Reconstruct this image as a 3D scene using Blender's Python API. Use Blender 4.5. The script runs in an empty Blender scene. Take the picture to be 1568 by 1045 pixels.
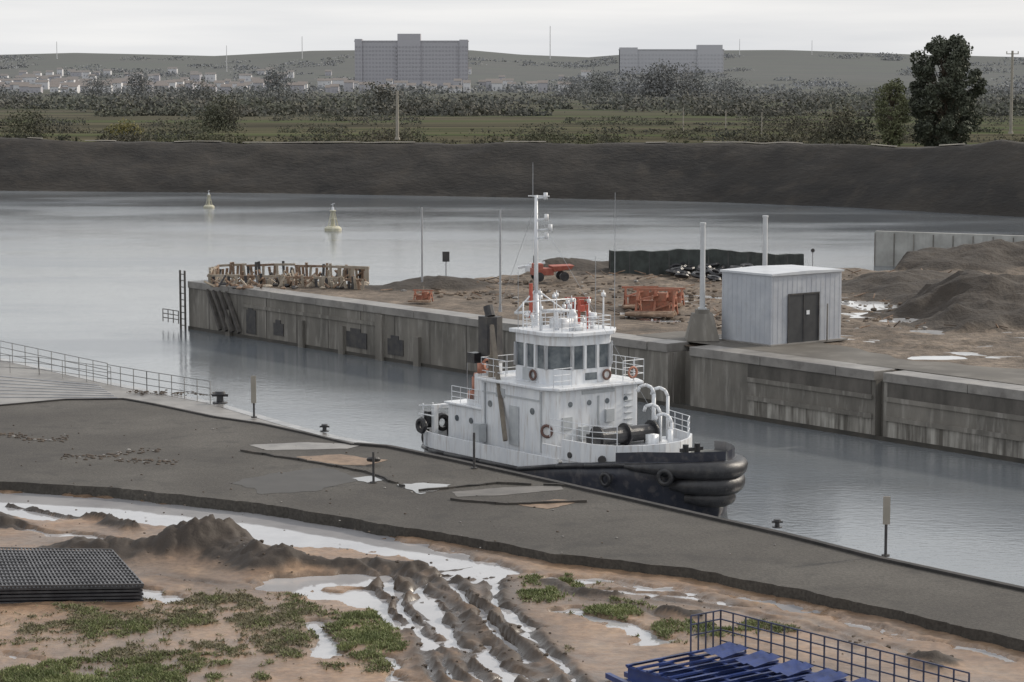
import bpy, math, random
import numpy as np
from mathutils import Vector, Matrix
R=random.Random(7); np.random.seed(7)
# ---------------- survey helpers: sight-line from the viewpoint onto a level plane
F=3700.;CX=784.;CY=522.5;CH=20.;TH=math.atan(412.5/3700)
cT,sT=math.cos(TH),math.sin(TH)
def G(px,py,z=3.7):
    k=(py-CY)/F; dz=-sT-k*cT; dy=cT-k*sT; t=(z-CH)/dz
    return ((px-CX)/F*t,dy*t,z)
def Zat(py,Y):
    k=(py-CY)/F; return CH+Y*(-sT-k*cT)/(cT-k*sT)
def UN(u,n,z=0): return (.62*u+.785*n,-.785*u+.62*n,z)
ROTU=math.atan2(-.785,.62)
# ---------------- numpy noise
def _h(ix,iy,s):
    n=(ix.astype(np.int64)*374761393+iy.astype(np.int64)*668265263+s*1442695041)&0x7fffffff
    n=((n^(n>>13))*1274126177)&0x7fffffff
    return ((n^(n>>16))&0xffff)/65535.
def vn(x,y,s=0):
    x=np.asarray(x,float);y=np.asarray(y,float)
    ix=np.floor(x);iy=np.floor(y);fx=x-ix;fy=y-iy
    fx=fx*fx*(3-2*fx);fy=fy*fy*(3-2*fy)
    a=_h(ix,iy,s);b=_h(ix+1,iy,s);c=_h(ix,iy+1,s);d=_h(ix+1,iy+1,s)
    return (a*(1-fx)+b*fx)*(1-fy)+(c*(1-fx)+d*fx)*fy
def fbm(x,y,s=0,o=4):
    r=0;a=.5;t=0
    for i in range(o):
        r=r+a*vn(x*2**i+13.7*i,y*2**i+7.3*i,s+i);t+=a;a*=.5
    return r/t-.5
# ---------------- materials
def newmat(name):
    m=bpy.data.materials.new(name);m.use_nodes=True
    nt=m.node_tree;b=nt.nodes['Principled BSDF'];return m,nt,b
def ramp(nt,stops):
    r=nt.nodes.new('ShaderNodeValToRGB')
    e=r.color_ramp.elements
    while len(e)<len(stops): e.new(.5)
    for i,(p,c) in enumerate(stops):
        e[i].position=p;e[i].color=(*c,1)
    return r
def noise(nt,scale,detail=6,stretch=(1,1,1),rough=.6):
    tc=nt.nodes.new('ShaderNodeTexCoord');mp=nt.nodes.new('ShaderNodeMapping')
    mp.inputs['Scale'].default_value=stretch
    nt.links.new(tc.outputs['Object'],mp.inputs[0])
    n=nt.nodes.new('ShaderNodeTexNoise');n.inputs['Scale'].default_value=scale
    n.inputs['Detail'].default_value=detail;n.inputs['Roughness'].default_value=rough
    nt.links.new(mp.outputs[0],n.inputs['Vector']);return n
def mixc(nt,fac,a,b,mode='MIX'):
    m=nt.nodes.new('ShaderNodeMix');m.data_type='RGBA';m.blend_type=mode
    for k,v in ((0,fac),(6,a),(7,b)):
        if isinstance(v,(int,float)): m.inputs[k].default_value=v
        elif isinstance(v,tuple): m.inputs[k].default_value=(*v,1)
        else: nt.links.new(v,m.inputs[k])
    return m.outputs[2]
def mat(name,c1,c2,scale=1.,rough=.8,bump=0.,stretch=(1,1,1),metal=0.,c3=None,sc2=None,lo=.35,hi=.65,bs=None,spec=.5,bd=.05,amt2=.5,stretch2=(1,1,1)):
    m,nt,b=newmat(name)
    n=noise(nt,scale,6,stretch)
    r=ramp(nt,[(lo,c1),(hi,c2)]);nt.links.new(n.outputs[0],r.inputs[0]);col=r.outputs[0]
    if c3:
        n2=noise(nt,sc2 or scale*4,5,stretch2);r2=ramp(nt,[(.52,(0,0,0)),(.7,(amt2,)*3)])
        nt.links.new(n2.outputs[0],r2.inputs[0])
        col=mixc(nt,r2.outputs[0],col,c3)
    nt.links.new(col,b.inputs['Base Color'])
    b.inputs['Roughness'].default_value=rough;b.inputs['Metallic'].default_value=metal
    b.inputs['Specular IOR Level'].default_value=spec
    if bump:
        nb=noise(nt,bs or scale*6,5,stretch);bp=nt.nodes.new('ShaderNodeBump')
        bp.inputs['Strength'].default_value=bump;bp.inputs['Distance'].default_value=bd
        nt.links.new(nb.outputs[0],bp.inputs['Height']);nt.links.new(bp.outputs[0],b.inputs['Normal'])
    return m
WHITE=mat('white_paint',(.62,.645,.68),(.74,.755,.77),1.2,.38,.05,(2,2,.5),c3=(.38,.33,.29),sc2=3,amt2=.55,stretch2=(2,2,.25))
BLACK=mat('black_rubber',(.014,.014,.017),(.035,.035,.038),3,.32,.4,c3=(.07,.065,.06),sc2=2,amt2=.5)
HULLB=mat('black_hull_paint',(.018,.021,.034),(.036,.04,.055),1,.35,.1,c3=(.12,.11,.11),amt2=.6,sc2=2.5)
DECK=mat('deck_paint',(.08,.09,.085),(.14,.13,.12),2,.7)
GLASS=mat('window_glass',(.07,.085,.10),(.20,.22,.23),1.6,.06)
RED=mat('red_paint',(.38,.06,.04),(.45,.11,.07),2,.5)
STEEL=mat('galvanised_steel',(.30,.31,.33),(.42,.43,.44),3,.45,metal=.3)
DARKSTEEL=mat('dark_steel',(.03,.03,.035),(.07,.065,.06),2,.55)
BROWNBOOM=mat('weathered_boom',(.12,.10,.085),(.22,.19,.15),2,.6)
RUST=mat('rusty_steel',(.15,.10,.07),(.28,.19,.13),2,.9,.3,c3=(.38,.33,.28),sc2=4)
CONC=mat('lock_wall_concrete',(.105,.098,.086),(.225,.208,.182),.55,.85,.4,(1,1,.35),c3=(.35,.33,.30),sc2=2.2,bs=4,lo=.3,hi=.7,amt2=.6,stretch2=(1,1,.16))
CONCD=mat('damp_concrete',(.055,.05,.043),(.12,.108,.095),.8,.6,.4,(1,1,.4),bs=4)
CONCL=mat('quay_concrete',(.16,.15,.14),(.27,.255,.235),.5,.45,.3,c3=(.09,.08,.072),sc2=1.3,bs=5)
STAIN=mat('limescale_concrete',(.11,.10,.085),(.42,.40,.36),2.6,.85,.3,(1,1,.08),lo=.38,hi=.66,c3=(.06,.055,.05),sc2=.6)
def asphmat():
    m,nt,b=newmat('asphalt')
    n=noise(nt,.16,7);r=ramp(nt,[(.3,(.050,.044,.038)),(.5,(.070,.063,.054)),(.7,(.100,.091,.079))]);nt.links.new(n.outputs[0],r.inputs[0])
    n2=noise(nt,9,4);r2=ramp(nt,[(.35,(.72,.72,.72)),(.65,(1.24,1.24,1.24))]);nt.links.new(n2.outputs[0],r2.inputs[0])
    c=mixc(nt,1.,r.outputs[0],r2.outputs[0],'MULTIPLY')
    n3=noise(nt,.7,6,(1,1,1));r3=ramp(nt,[(.54,(0,0,0)),(.66,(.65,)*3)]);nt.links.new(n3.outputs[0],r3.inputs[0]);c=mixc(nt,r3.outputs[0],c,(.040,.036,.032))
    nt.links.new(c,b.inputs['Base Color']);b.inputs['Roughness'].default_value=.72;b.inputs['Specular IOR Level'].default_value=.3
    nb=noise(nt,12,4);bp=nt.nodes.new('ShaderNodeBump');bp.inputs['Strength'].default_value=.6;bp.inputs['Distance'].default_value=.03
    nt.links.new(nb.outputs[0],bp.inputs['Height']);nt.links.new(bp.outputs[0],b.inputs['Normal']);return m
ASPH=asphmat()
WETM=mat('wet_surface',(.16,.16,.16),(.24,.235,.23),1,.08,.05)
RUSTP=mat('rust_stained_ground',(.16,.11,.075),(.27,.19,.13),2,.7,.2)
CLAYP=mat('rubble_ground',(.095,.07,.052),(.20,.155,.115),.30,.9,.8,c3=(.05,.038,.03),sc2=.9,bs=3,bd=.25,lo=.35,hi=.62,amt2=.8)
BANKM=mat('dark_earth',(.016,.0145,.0135),(.036,.031,.026),.06,.95,.5,c3=(.052,.043,.034),sc2=.3,bs=.8,bd=.5,stretch=(1,1,3))
CLOD=mat('earth_clod',(.055,.042,.032),(.11,.085,.065),1,.9)
SHEDM=mat('shed_cladding',(.36,.38,.42),(.45,.47,.50),.8,.5,.05,c3=(.33,.33,.34),sc2=2,amt2=.4)
BLUE=mat('blue_paint',(.014,.030,.12),(.028,.055,.20),1.5,.45,.1,c3=(.05,.06,.10),amt2=.6)
GRATE=mat('dark_mesh',(.025,.025,.03),(.06,.06,.065),3,.45)
YELLOW=mat('buoy_paint',(.40,.38,.27),(.54,.52,.42),3,.6)
TARP=mat('black_sheet',(.016,.02,.018),(.04,.05,.045),1.5,.6,.4)
BARK=mat('bark',(.09,.07,.05),(.16,.13,.10),1,.95)
def hazed(name,c1,c2,scale,stretch=(1,1,1),haze=(.21,.215,.215),y0=500,y1=3000,top=.8,c3=None,sc2=None,start=0.,lo=.38,hi=.62):  # aerial haze painted into the base colour, ramped along object Y
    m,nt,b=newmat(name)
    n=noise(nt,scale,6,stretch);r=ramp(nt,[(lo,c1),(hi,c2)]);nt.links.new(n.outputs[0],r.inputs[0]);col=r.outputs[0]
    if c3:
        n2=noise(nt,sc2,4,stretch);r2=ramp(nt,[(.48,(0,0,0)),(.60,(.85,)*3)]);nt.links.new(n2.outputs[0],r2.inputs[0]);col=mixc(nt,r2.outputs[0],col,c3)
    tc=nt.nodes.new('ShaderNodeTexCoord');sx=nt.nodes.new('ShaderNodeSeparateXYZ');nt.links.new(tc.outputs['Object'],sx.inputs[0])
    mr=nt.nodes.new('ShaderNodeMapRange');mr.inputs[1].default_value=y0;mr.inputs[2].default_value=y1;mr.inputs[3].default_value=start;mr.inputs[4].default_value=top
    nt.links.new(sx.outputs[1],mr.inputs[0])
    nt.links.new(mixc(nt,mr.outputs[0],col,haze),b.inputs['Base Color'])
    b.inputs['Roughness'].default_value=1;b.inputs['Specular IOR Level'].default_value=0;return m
PLAIN=hazed('plain_fields',(.036,.034,.022),(.11,.098,.062),.02,(.4,2.6,1),c3=(.070,.086,.036),sc2=.008,start=.05,top=.80,y0=450,y1=2600,haze=(.165,.172,.175))  # field colours fade to a painted haze grey with distance
SCRUB=hazed('scrub_foliage',(.045,.047,.030),(.10,.088,.055),.05,c3=(.085,.09,.042),sc2=.02,start=.10,top=.93,haze=(.245,.252,.262),y0=450,y1=2000)  # foliage colour blends toward painted haze the farther it stands
# ---------------- mesh builder
def link(o,parent=None):
    bpy.context.scene.collection.objects.link(o)
    if parent: o.parent=parent
    return o
def empty(name,loc=(0,0,0),rz=0):
    e=bpy.data.objects.new(name,None);e.location=loc;e.rotation_euler=(0,0,rz);e.empty_display_size=.5;return link(e)
class MB:
    def __init__(s): s.v=[];s.f=[];s.m=[]
    def add(s,vs,fs,mi=0):
        b=len(s.v);s.v+= [tuple(p) for p in vs]
        for f in fs: s.f.append(tuple(b+i for i in f));s.m.append(mi)
    def box(s,x0,x1,y0,y1,z0,z1,mi=0):
        s.add([(x0,y0,z0),(x1,y0,z0),(x1,y1,z0),(x0,y1,z0),(x0,y0,z1),(x1,y0,z1),(x1,y1,z1),(x0,y1,z1)],
              [(0,3,2,1),(4,5,6,7),(0,1,5,4),(1,2,6,5),(2,3,7,6),(3,0,4,7)],mi)
    def bar(s,p0,p1,w,h,mi=0):
        p0=Vector(p0);p1=Vector(p1);d=(p1-p0).normalized()
        up=Vector((0,0,1)) if abs(d.z)<.95 else Vector((1,0,0))
        a=d.cross(up).normalized()*w/2;b=a.cross(d).normalized()*h/2
        vs=[q+i*a+j*b for q in (p0,p1) for i,j in ((-1,-1),(1,-1),(1,1),(-1,1))]
        s.add(vs,[(0,1,2,3),(7,6,5,4),(0,4,5,1),(1,5,6,2),(2,6,7,3),(3,7,4,0)],mi)
    def cyl(s,p0,p1,r0,r1=None,n=10,mi=0,cap=True):
        r1=r0 if r1 is None else r1
        p0=Vector(p0);p1=Vector(p1);d=(p1-p0).normalized()
        up=Vector((0,0,1)) if abs(d.z)<.95 else Vector((1,0,0))
        a=d.cross(up).normalized();b=a.cross(d).normalized();vs=[]
        for q,r in ((p0,r0),(p1,r1)):
            for i in range(n):
                t=2*math.pi*i/n;vs.append(q+a*math.cos(t)*r+b*math.sin(t)*r)
        fs=[(i,(i+1)%n,n+(i+1)%n,n+i) for i in range(n)]
        if cap: fs+=[tuple(range(n-1,-1,-1)),tuple(range(n,2*n))]
        s.add(vs,fs,mi)
    def tube(s,pts,r,n=8,mi=0):
        for a,b in zip(pts[:-1],pts[1:]): s.cyl(a,b,r,r,n,mi)
    def sweep(s,pts,rad,n=12,mi=0):
        P=[Vector(p) for p in pts];vs=[]
        for i,p in enumerate(P):
            d=(P[min(i+1,len(P)-1)]-P[max(i-1,0)]).normalized();a=d.cross(Vector((0,0,1))).normalized();b=a.cross(d).normalized()
            for j in range(n):
                t=2*math.pi*j/n;vs.append(p+(a*math.cos(t)+b*math.sin(t))*rad[i])
        fs=[(i*n+j,i*n+(j+1)%n,(i+1)*n+(j+1)%n,(i+1)*n+j) for i in range(len(P)-1) for j in range(n)]
        fs+=[tuple(range(n-1,-1,-1)),tuple(range((len(P)-1)*n,len(P)*n))];s.add(vs,fs,mi)
    def prism(s,poly,z0,z1,mi=0):
        n=len(poly);vs=[(p[0],p[1],z0) for p in poly]+[(p[0],p[1],z1) for p in poly]
        s.add(vs,[(i,(i+1)%n,n+(i+1)%n,n+i) for i in range(n)]+[tuple(range(n-1,-1,-1)),tuple(range(n,2*n))],mi)
    def torus(s,c,ax,Rr,r,mi=0,n=16,k=6):
        c=Vector(c);ax=Vector(ax).normalized();up=Vector((0,0,1)) if abs(ax.z)<.9 else Vector((1,0,0))
        a=ax.cross(up).normalized();b=ax.cross(a);vs=[]
        for i in range(n):
            t=2*math.pi*i/n;d=a*math.cos(t)+b*math.sin(t)
            for j in range(k):
                q=2*math.pi*j/k;vs.append(c+d*(Rr+r*math.cos(q))+ax*r*math.sin(q))
        s.add(vs,[(i*k+j,((i+1)%n)*k+j,((i+1)%n)*k+(j+1)%k,i*k+(j+1)%k) for i in range(n) for j in range(k)],mi)
    def rail(s,pts,h=1.,rails=(1.,.66,.33),sp=1.2,r=.025,mi=0):
        for a,b in zip(pts[:-1],pts[1:]):
            a=Vector(a);b=Vector(b);L=(b-a).length;n=max(1,round(L/sp))
            for i in range(n+1):
                q=a.lerp(b,i/n);s.cyl(q,q+Vector((0,0,h)),r,r,5,mi)
            for k in rails: s.cyl(a+Vector((0,0,h*k)),b+Vector((0,0,h*k)),r*.9,r*.9,5,mi)
    def rock(s,c,r,mi=0,flat=.6):
        vs=[];ph=R.random()*6
        for z,k in ((-.6,.7),(.1,1.),(.65,.6)):
            for i in range(6):
                t=ph+i*math.pi/3;q=r*k*R.uniform(.75,1.2)
                vs.append((c[0]+math.cos(t)*q,c[1]+math.sin(t)*q,c[2]+z*r*flat*R.uniform(.8,1.2)))
        fs=[(i,(i+1)%6,6+(i+1)%6,6+i) for i in range(6)]+[(6+i,6+(i+1)%6,12+(i+1)%6,12+i) for i in range(6)]+[tuple(range(12,18))]
        s.add(vs,fs,mi)
    def obj(s,name,mats,parent=None,smooth=False,bevel=0):
        me=bpy.data.meshes.new(name);me.from_pydata(s.v,[],s.f);me.update()
        mats=mats if isinstance(mats,list) else [mats]
        for m in mats: me.materials.append(m)
        me.polygons.foreach_set('material_index',s.m)
        if smooth: me.polygons.foreach_set('use_smooth',[True]*len(s.f))
        o=bpy.data.objects.new(name,me);link(o,parent)
        if bevel:
            b=o.modifiers.new('bevel','BEVEL');b.width=bevel;b.segments=2;b.limit_method='ANGLE'
        return o
def grid_obj(name,X,Y,Z,m,attrs=None,smooth=True,mask=None,parent=None):
    h,w=X.shape;idx=np.arange(h*w).reshape(h,w)
    q=np.stack([idx[:-1,:-1],idx[:-1,1:],idx[1:,1:],idx[1:,:-1]],-1).reshape(-1,4)
    if mask is not None:
        mk=(mask[:-1,:-1]&mask[:-1,1:]&mask[1:,1:]&mask[1:,:-1]).reshape(-1);q=q[mk]
    me=bpy.data.meshes.new(name);me.vertices.add(h*w)
    me.vertices.foreach_set('co',np.stack([X,Y,Z],-1).astype(np.float32).ravel())
    me.loops.add(len(q)*4);me.loops.foreach_set('vertex_index',q.astype(np.int32).ravel())
    me.polygons.add(len(q));me.polygons.foreach_set('loop_start',np.arange(len(q),dtype=np.int32)*4)
    me.update(calc_edges=True)
    if smooth: me.polygons.foreach_set('use_smooth',np.ones(len(q),bool))
    for k,a in (attrs or {}).items():
        at=me.attributes.new(k,'FLOAT','POINT');at.data.foreach_set('value',a.astype(np.float32).ravel())
    me.materials.append(m)
    return link(bpy.data.objects.new(name,me),parent)
def quads_obj(name,C,size,m,parent=None):
    N=len(C);a=np.random.normal(size=(N,3));a/=np.linalg.norm(a,axis=1)[:,None]
    b=np.cross(a,np.random.normal(size=(N,3)));b/=np.linalg.norm(b,axis=1)[:,None]
    s=(np.asarray(size)*np.random.uniform(.6,1.3,N))[:,None]
    V=np.stack([C-a*s,C+b*s*.6,C+a*s,C-b*s*.6],1).reshape(-1,3)
    me=bpy.data.meshes.new(name);me.vertices.add(N*4);me.vertices.foreach_set('co',V.astype(np.float32).ravel())
    me.loops.add(N*4);me.loops.foreach_set('vertex_index',np.arange(N*4,dtype=np.int32))
    me.polygons.add(N);me.polygons.foreach_set('loop_start',np.arange(N,dtype=np.int32)*4);me.update(calc_edges=True)
    me.materials.append(m);return link(bpy.data.objects.new(name,me),parent)
def blob(c,r,n):
    d=np.random.normal(size=(n,3));d/=np.linalg.norm(d,axis=1)[:,None]
    return np.array(c)+d*(np.random.uniform(.2,1,n)**.6)[:,None]*np.array(r)
# ================= camera / world / sun
sc=bpy.context.scene
cam=bpy.data.cameras.new('camera');cam.lens=F/1568*36;cam.sensor_width=36;cam.clip_start=1;cam.clip_end=20000
co=bpy.data.objects.new('camera',cam);co.location=(0,0,CH);co.rotation_euler=(math.pi/2-TH,0,0);link(co);sc.camera=co
sc.view_settings.view_transform='Standard';sc.view_settings.look='None';sc.view_settings.exposure=0
SD=Vector((.80,.42,.52)).normalized();el=math.asin(SD.z);az=math.atan2(SD.x,SD.y)
sl=bpy.data.lights.new('sun','SUN');sl.energy=2.7;sl.angle=math.radians(4);sl.color=(1,.91,.79)
so=bpy.data.objects.new('sun',sl);so.rotation_euler=SD.to_track_quat('Z','Y').to_euler();so.location=(50,50,80);link(so)
w=bpy.data.worlds.new('World');sc.world=w;w.use_nodes=True;nt=w.node_tree
bg=nt.nodes['Background'];sky=nt.nodes.new('ShaderNodeTexSky');sky.sky_type='NISHITA';sky.sun_disc=False
sky.sun_elevation=el;sky.sun_rotation=az;sky.dust_density=4;sky.air_density=1.2;sky.altitude=10
tc=nt.nodes.new('ShaderNodeTexCoord');mp=nt.nodes.new('ShaderNodeMapping');mp.inputs['Scale'].default_value=(1,1,14)
nt.links.new(tc.outputs['Generated'],mp.inputs[0]);nz=nt.nodes.new('ShaderNodeTexNoise');nz.inputs['Scale'].default_value=4;nz.inputs['Detail'].default_value=7
nt.links.new(mp.outputs[0],nz.inputs['Vector'])
rp=ramp(nt,[(.35,(5.9,6.05,6.3)),(.65,(7.4,7.4,7.4))]);nt.links.new(nz.outputs[0],rp.inputs[0])
nt.links.new(mixc(nt,.82,sky.outputs[0],rp.outputs[0]),bg.inputs[0]);bg.inputs[1].default_value=.142
# ================= water
def watermat():
    m,nt,b=newmat('canal_water')
    n0=noise(nt,.03,4,(1,1.5,1));r=ramp(nt,[(.35,(.125,.142,.16)),(.65,(.165,.178,.19))]);nt.links.new(n0.outputs[0],r.inputs[0]);nt.links.new(r.outputs[0],b.inputs['Base Color'])
    rr=nt.nodes.new('ShaderNodeMapRange');rr.inputs[1].default_value=.38;rr.inputs[2].default_value=.62;rr.inputs[3].default_value=.05;rr.inputs[4].default_value=.20
    n4=noise(nt,.022,4,(1,2.4,1));nt.links.new(n4.outputs[0],rr.inputs[0]);nt.links.new(rr.outputs[0],b.inputs['Roughness'])
    b.inputs['IOR'].default_value=1.42
    n1=noise(nt,1.6,4,(1,1.6,1));n2=noise(nt,.35,3)
    ad=nt.nodes.new('ShaderNodeMath');ad.operation='ADD';nt.links.new(n1.outputs[0],ad.inputs[0]);nt.links.new(n2.outputs[0],ad.inputs[1])
    bp=nt.nodes.new('ShaderNodeBump');bp.inputs['Strength'].default_value=.28;bp.inputs['Distance'].default_value=.06
    nt.links.new(ad.outputs[0],bp.inputs['Height']);nt.links.new(bp.outputs[0],b.inputs['Normal']);return m
b=MB();b.add([(-900,20,0),(900,20,0),(900,520,0),(-900,520,0)],[(0,1,2,3)]);b.obj('canal_water',watermat())
# ================= far bank + plain + hills
PX=np.arange(-900,2500,8.)
ybase=np.interp(PX,[-900,-50,400,800,1100,1300,1568,2500],[286,292,296,303,310,318,333,375])
Yb=np.array([G(0,y,0)[1] for y in ybase])
ycr=np.interp(PX,[-900,0,200,400,930,1300,1400,1480,1530,1568,2500],[214,213,219,221,221,222,228,224,214,220,225])+3*(vn(PX*.03,0*PX,5)-.5)
Yc=Yb+15
zc=np.array([Zat(a,bb) for a,bb in zip(ycr,Yc)])
fr=[0,.06,.12,.18,.25,.32,.4,.48,.55,.63,.7,.78,.85,.93,1]
def XY(Yr): return (PX-CX)/F*Yr
Xs,Ys,Zs=[],[],[]
for f in [-.25]+fr:
    Yr=Yb+15*f;Z=np.where(f<0,-1,zc*(max(f,0)**.9));X=XY(Yr);k=1 if 0<f<1 else .3
    Z=Z+k*(1.1*fbm(X*.12,Yr*.15,3)+.6*fbm(X*.5,Yr*.5,9))*(f>0);Xs.append(X);Ys.append(Yr);Zs.append(Z)
for dy,dz in ((3,.1),(7,-.1),(12,-.8),(20,-3.5)):
    Yr=Yc+dy;X=XY(Yr);Xs.append(X);Ys.append(Yr);Zs.append(zc+dz+.5*fbm(X*.2,Yr*.2,5))
grid_obj('earth_embankment',np.array(Xs),np.array(Ys),np.array(Zs),BANKM)
b=MB();
for i in range(40,len(PX)-60):
    if vn(PX[i]*.02,0,4)>.5:
        b.add([(XY(Yc+1)[i],Yc[i]+1,zc[i]+.22),(XY(Yc+1)[i+1],Yc[i+1]+1,zc[i+1]+.22),(XY(Yc+3)[i+1],Yc[i+1]+3,zc[i+1]+.30),(XY(Yc+3)[i],Yc[i]+3,zc[i]+.30)],[(0,1,2,3)])
b.obj('embankment_track',mat('pale_track',(.10,.09,.08),(.18,.165,.14),.3,.9))
zh=np.array([Zat(y,3700) for y in np.interp(PX,[-900,0,120,200,330,480,560,720,800,900,1000,1100,1200,1300,1400,1568,2500],[90,84,81,83,86,78,77,77,84,88,80,77,77,80,84,88,90])])
S=np.concatenate([np.arange(14,100,12),np.arange(100,1000,40),np.arange(1000,2000,80),np.arange(2000,3401,70),np.arange(3500,5500,300)])
Xs,Ys,Zs=[],[],[]
for s in S:
    Yr=Yb+s+0*PX;
    if s>2000: Yr=0*PX+s+400
    X=XY(Yr);t=np.clip((s-1750)/1600,0,1);t=t*t*(3-2*t)
    Z=4.6+(zh-4.6)*t+ .8*fbm(X*.01,Yr*.02,2)+(t*(1-t)*4)*9*fbm(X*.004,Yr*.004,8)
    if s>3400: Z=Z-(s-3400)*.03
    Xs.append(X);Ys.append(Yr);Zs.append(Z)
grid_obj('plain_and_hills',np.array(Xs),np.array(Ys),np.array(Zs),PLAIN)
Cs=[];Sz=[]
def bush(px,Y,z,r,h,n,s):
    x=(px-CX)/F*Y
    Cs.append(blob((x,Y,z+h*.45),(r,r,h*.6),n));Sz.append(np.full(n,s))
def gz(px,Y):
    if Y<2200: return 4.4
    t=np.clip((Y-400-1750)/1600,0,1);t=t*t*(3-2*t);return 4.6+(np.interp(px,PX,zh)-4.6)*t
for i in range(130):
    px=R.uniform(-200,1770)
    if vn(px*.02,3,15)<.45: continue
    yc=float(np.interp(px,PX,Yc));h=R.uniform(.4,1.3);bush(px,yc+R.uniform(2,7),float(np.interp(px,PX,zc)),h*R.uniform(.8,2.5),h,40,.2)
for i in range(620):
    Y=R.choice([470,500,540,560,620,700,760])+R.uniform(-8,8);px=R.uniform(-200,1770)
    if vn(px*.010,Y*.02,2)<.44: continue
    h=R.uniform(1.0,3.8);bush(px,Y,4,h*R.uniform(1.,2.8),h,130,.32)
for i in range(850):
    Y=R.choice([850,930,1000,1150,1300,1500])+R.uniform(-18,18);px=R.uniform(-200,1770)
    if vn(px*.01,Y*.01,6)<.38: continue
    h=R.uniform(2.,7.5);bush(px,Y,4,h*R.uniform(1.2,3.),h,120,.75)
for i in range(1100):
    Y=R.uniform(1650,3350);px=R.uniform(-200,1770)
    if vn(px*.012,Y*.004,11)<.46: continue
    h=R.uniform(4,9);bush(px,Y,gz(px,Y)-2.5,h*R.uniform(1.5,4.5),h,100,1.4)
for px,Y,h,r in [(430,1700,24,11),(215,1600,20,12),(160,1500,16,14),(920,1500,20,12),(985,1500,24,20),(1030,1500,26,20),(1060,1520,23,18),(1110,1500,18,18),(880,1600,14,12),
                 (1292,520,11,8),(1270,525,9,6),(345,640,11,8),(40,560,9,6),(330,640,9,6),(595,900,16,10),(310,1100,14,12),(930,540,3,2),(840,520,3,2),(1220,600,8,6),(270,520,3,7),(1180,640,7,8),(1340,470,3,4)]:
    for k in range(6): bush(px+R.uniform(-1,1)*r*.6*F/Y,Y+R.uniform(-3,3),3.5,r*.55,h*R.uniform(.65,1),240,h*.034)
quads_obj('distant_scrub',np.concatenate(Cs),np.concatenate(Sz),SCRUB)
Cs=[];Sz=[]
for k in range(6): bush(190+R.uniform(-22,22),590,4,3.2,5*R.uniform(.6,1.1),200,.28)
quads_obj('autumn_bush',np.concatenate(Cs),np.concatenate(Sz),mat('autumn_leaves',(.14,.13,.05),(.23,.20,.075),.4,.9))
def tree(name,px,Y,zb,H,prof,seed,n,leafsize,m,lo=.16,K=64):
    rr=random.Random(seed);e=empty(name,((px-CX)/F*Y,Y,zb));b=MB()
    pts=[Vector((0,0,0))]
    for i in range(1,9): pts.append(Vector((rr.uniform(-.25,.25)*i*.4,rr.uniform(-.2,.2)*i*.4,H*.88*i/8)))
    for i in range(8): b.cyl(pts[i],pts[i+1],H*.022*(1-i/9),H*.022*(1-(i+1)/9),8)
    C=[];S=[]
    for i in range(K):
        t=(i+rr.random())/K;hh=H*(lo+(.96-lo)*t);rad=np.interp(t,[0,.2,.45,.7,.9,1],prof)
        a=i*2.4+rr.uniform(-.5,.5);q=rad*math.sqrt(rr.uniform(.03,1.))
        c=Vector((math.cos(a)*q,math.sin(a)*q,hh+rr.uniform(-.4,.4)))
        base=pts[min(7,max(1,int(t*7)))]
        mid=base.lerp(c,.5)+Vector((0,0,-.3));b.cyl(base,mid,.13,.08,5);b.cyl(mid,c,.08,.03,5)
        cr=rr.uniform(.07,.13)*min(H,19)*.8
        C.append(blob(tuple(c),(cr,cr,cr*.85),n//K));S.append(np.full(n//K,leafsize))
    b.obj('trunk_and_limbs',BARK,e,True);quads_obj('crown_leaves',np.concatenate(C),np.concatenate(S),m,e)
LEAF=mat('tree_foliage',(.048,.055,.040),(.095,.105,.072),.45,.8,c3=(.15,.155,.115),sc2=1.2,amt2=.5)
LEAF2=mat('pale_tree_foliage',(.08,.088,.045),(.15,.155,.08),.5,.8)
tree('tall_poplar_tree',1445,452,4.5,21.8,[3.4,5.6,6.3,6.1,5.0,2.6],23,22000,.33,LEAF,.07,100)
tree('small_poplar_tree',1364,448,4.5,14,[1.6,2.6,3.2,3.0,2.2,1.2],8,4600,.26,LEAF2)
HB=hazed('hazy_brick',(.34,.33,.34),(.36,.35,.36),.05,haze=(.42,.415,.44),top=.9,y0=-500,y1=0)  # far walls and windows carry haze as a fixed colour blend
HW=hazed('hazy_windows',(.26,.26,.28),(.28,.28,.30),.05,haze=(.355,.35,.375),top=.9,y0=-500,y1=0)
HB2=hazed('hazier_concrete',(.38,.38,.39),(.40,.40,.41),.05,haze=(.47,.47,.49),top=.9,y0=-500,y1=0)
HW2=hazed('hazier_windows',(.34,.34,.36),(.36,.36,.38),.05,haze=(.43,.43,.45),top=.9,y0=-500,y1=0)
def block(name,px0,px1,ytop,ybot,Y,towers,floors,cols,mw,mg):
    x0=(px0-CX)/F*Y;x1=(px1-CX)/F*Y;zt=Zat(ytop,Y);zb=Zat(ybot,Y)-8;e=empty(name,(x0,Y,zb));W=x1-x0;H=zt-zb
    b=MB();b.box(0,W,0,22,0,H)
    for a,c,t in towers: b.box((a-px0)/F*Y,(c-px0)/F*Y,-1.5,18,0,Zat(t,Y)-zb)
    b.obj('walls',mw,e)
    b=MB()
    for f in range(floors):
        z=10+(H-12)*f/floors
        for c in range(cols):
            x=W*(c+.25)/cols
            b.box(x,x+W*.5/cols,-.25 if not any((a-px0)/F*Y-W*.6/cols<x<(cc-px0)/F*Y for a,cc,_ in towers) else -1.8,.2,z,z+(H-12)/floors*.45)
    b.obj('windows',mg,e);b=MB();b.box(-.6,W+.6,-.6,22.6,H,H+1);b.obj('parapet',mw,e)
block('hospital_building',545,717,64,125,2300,[(610,645,52),(545,556,60),(704,717,61)],9,34,HB,HW)
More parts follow.
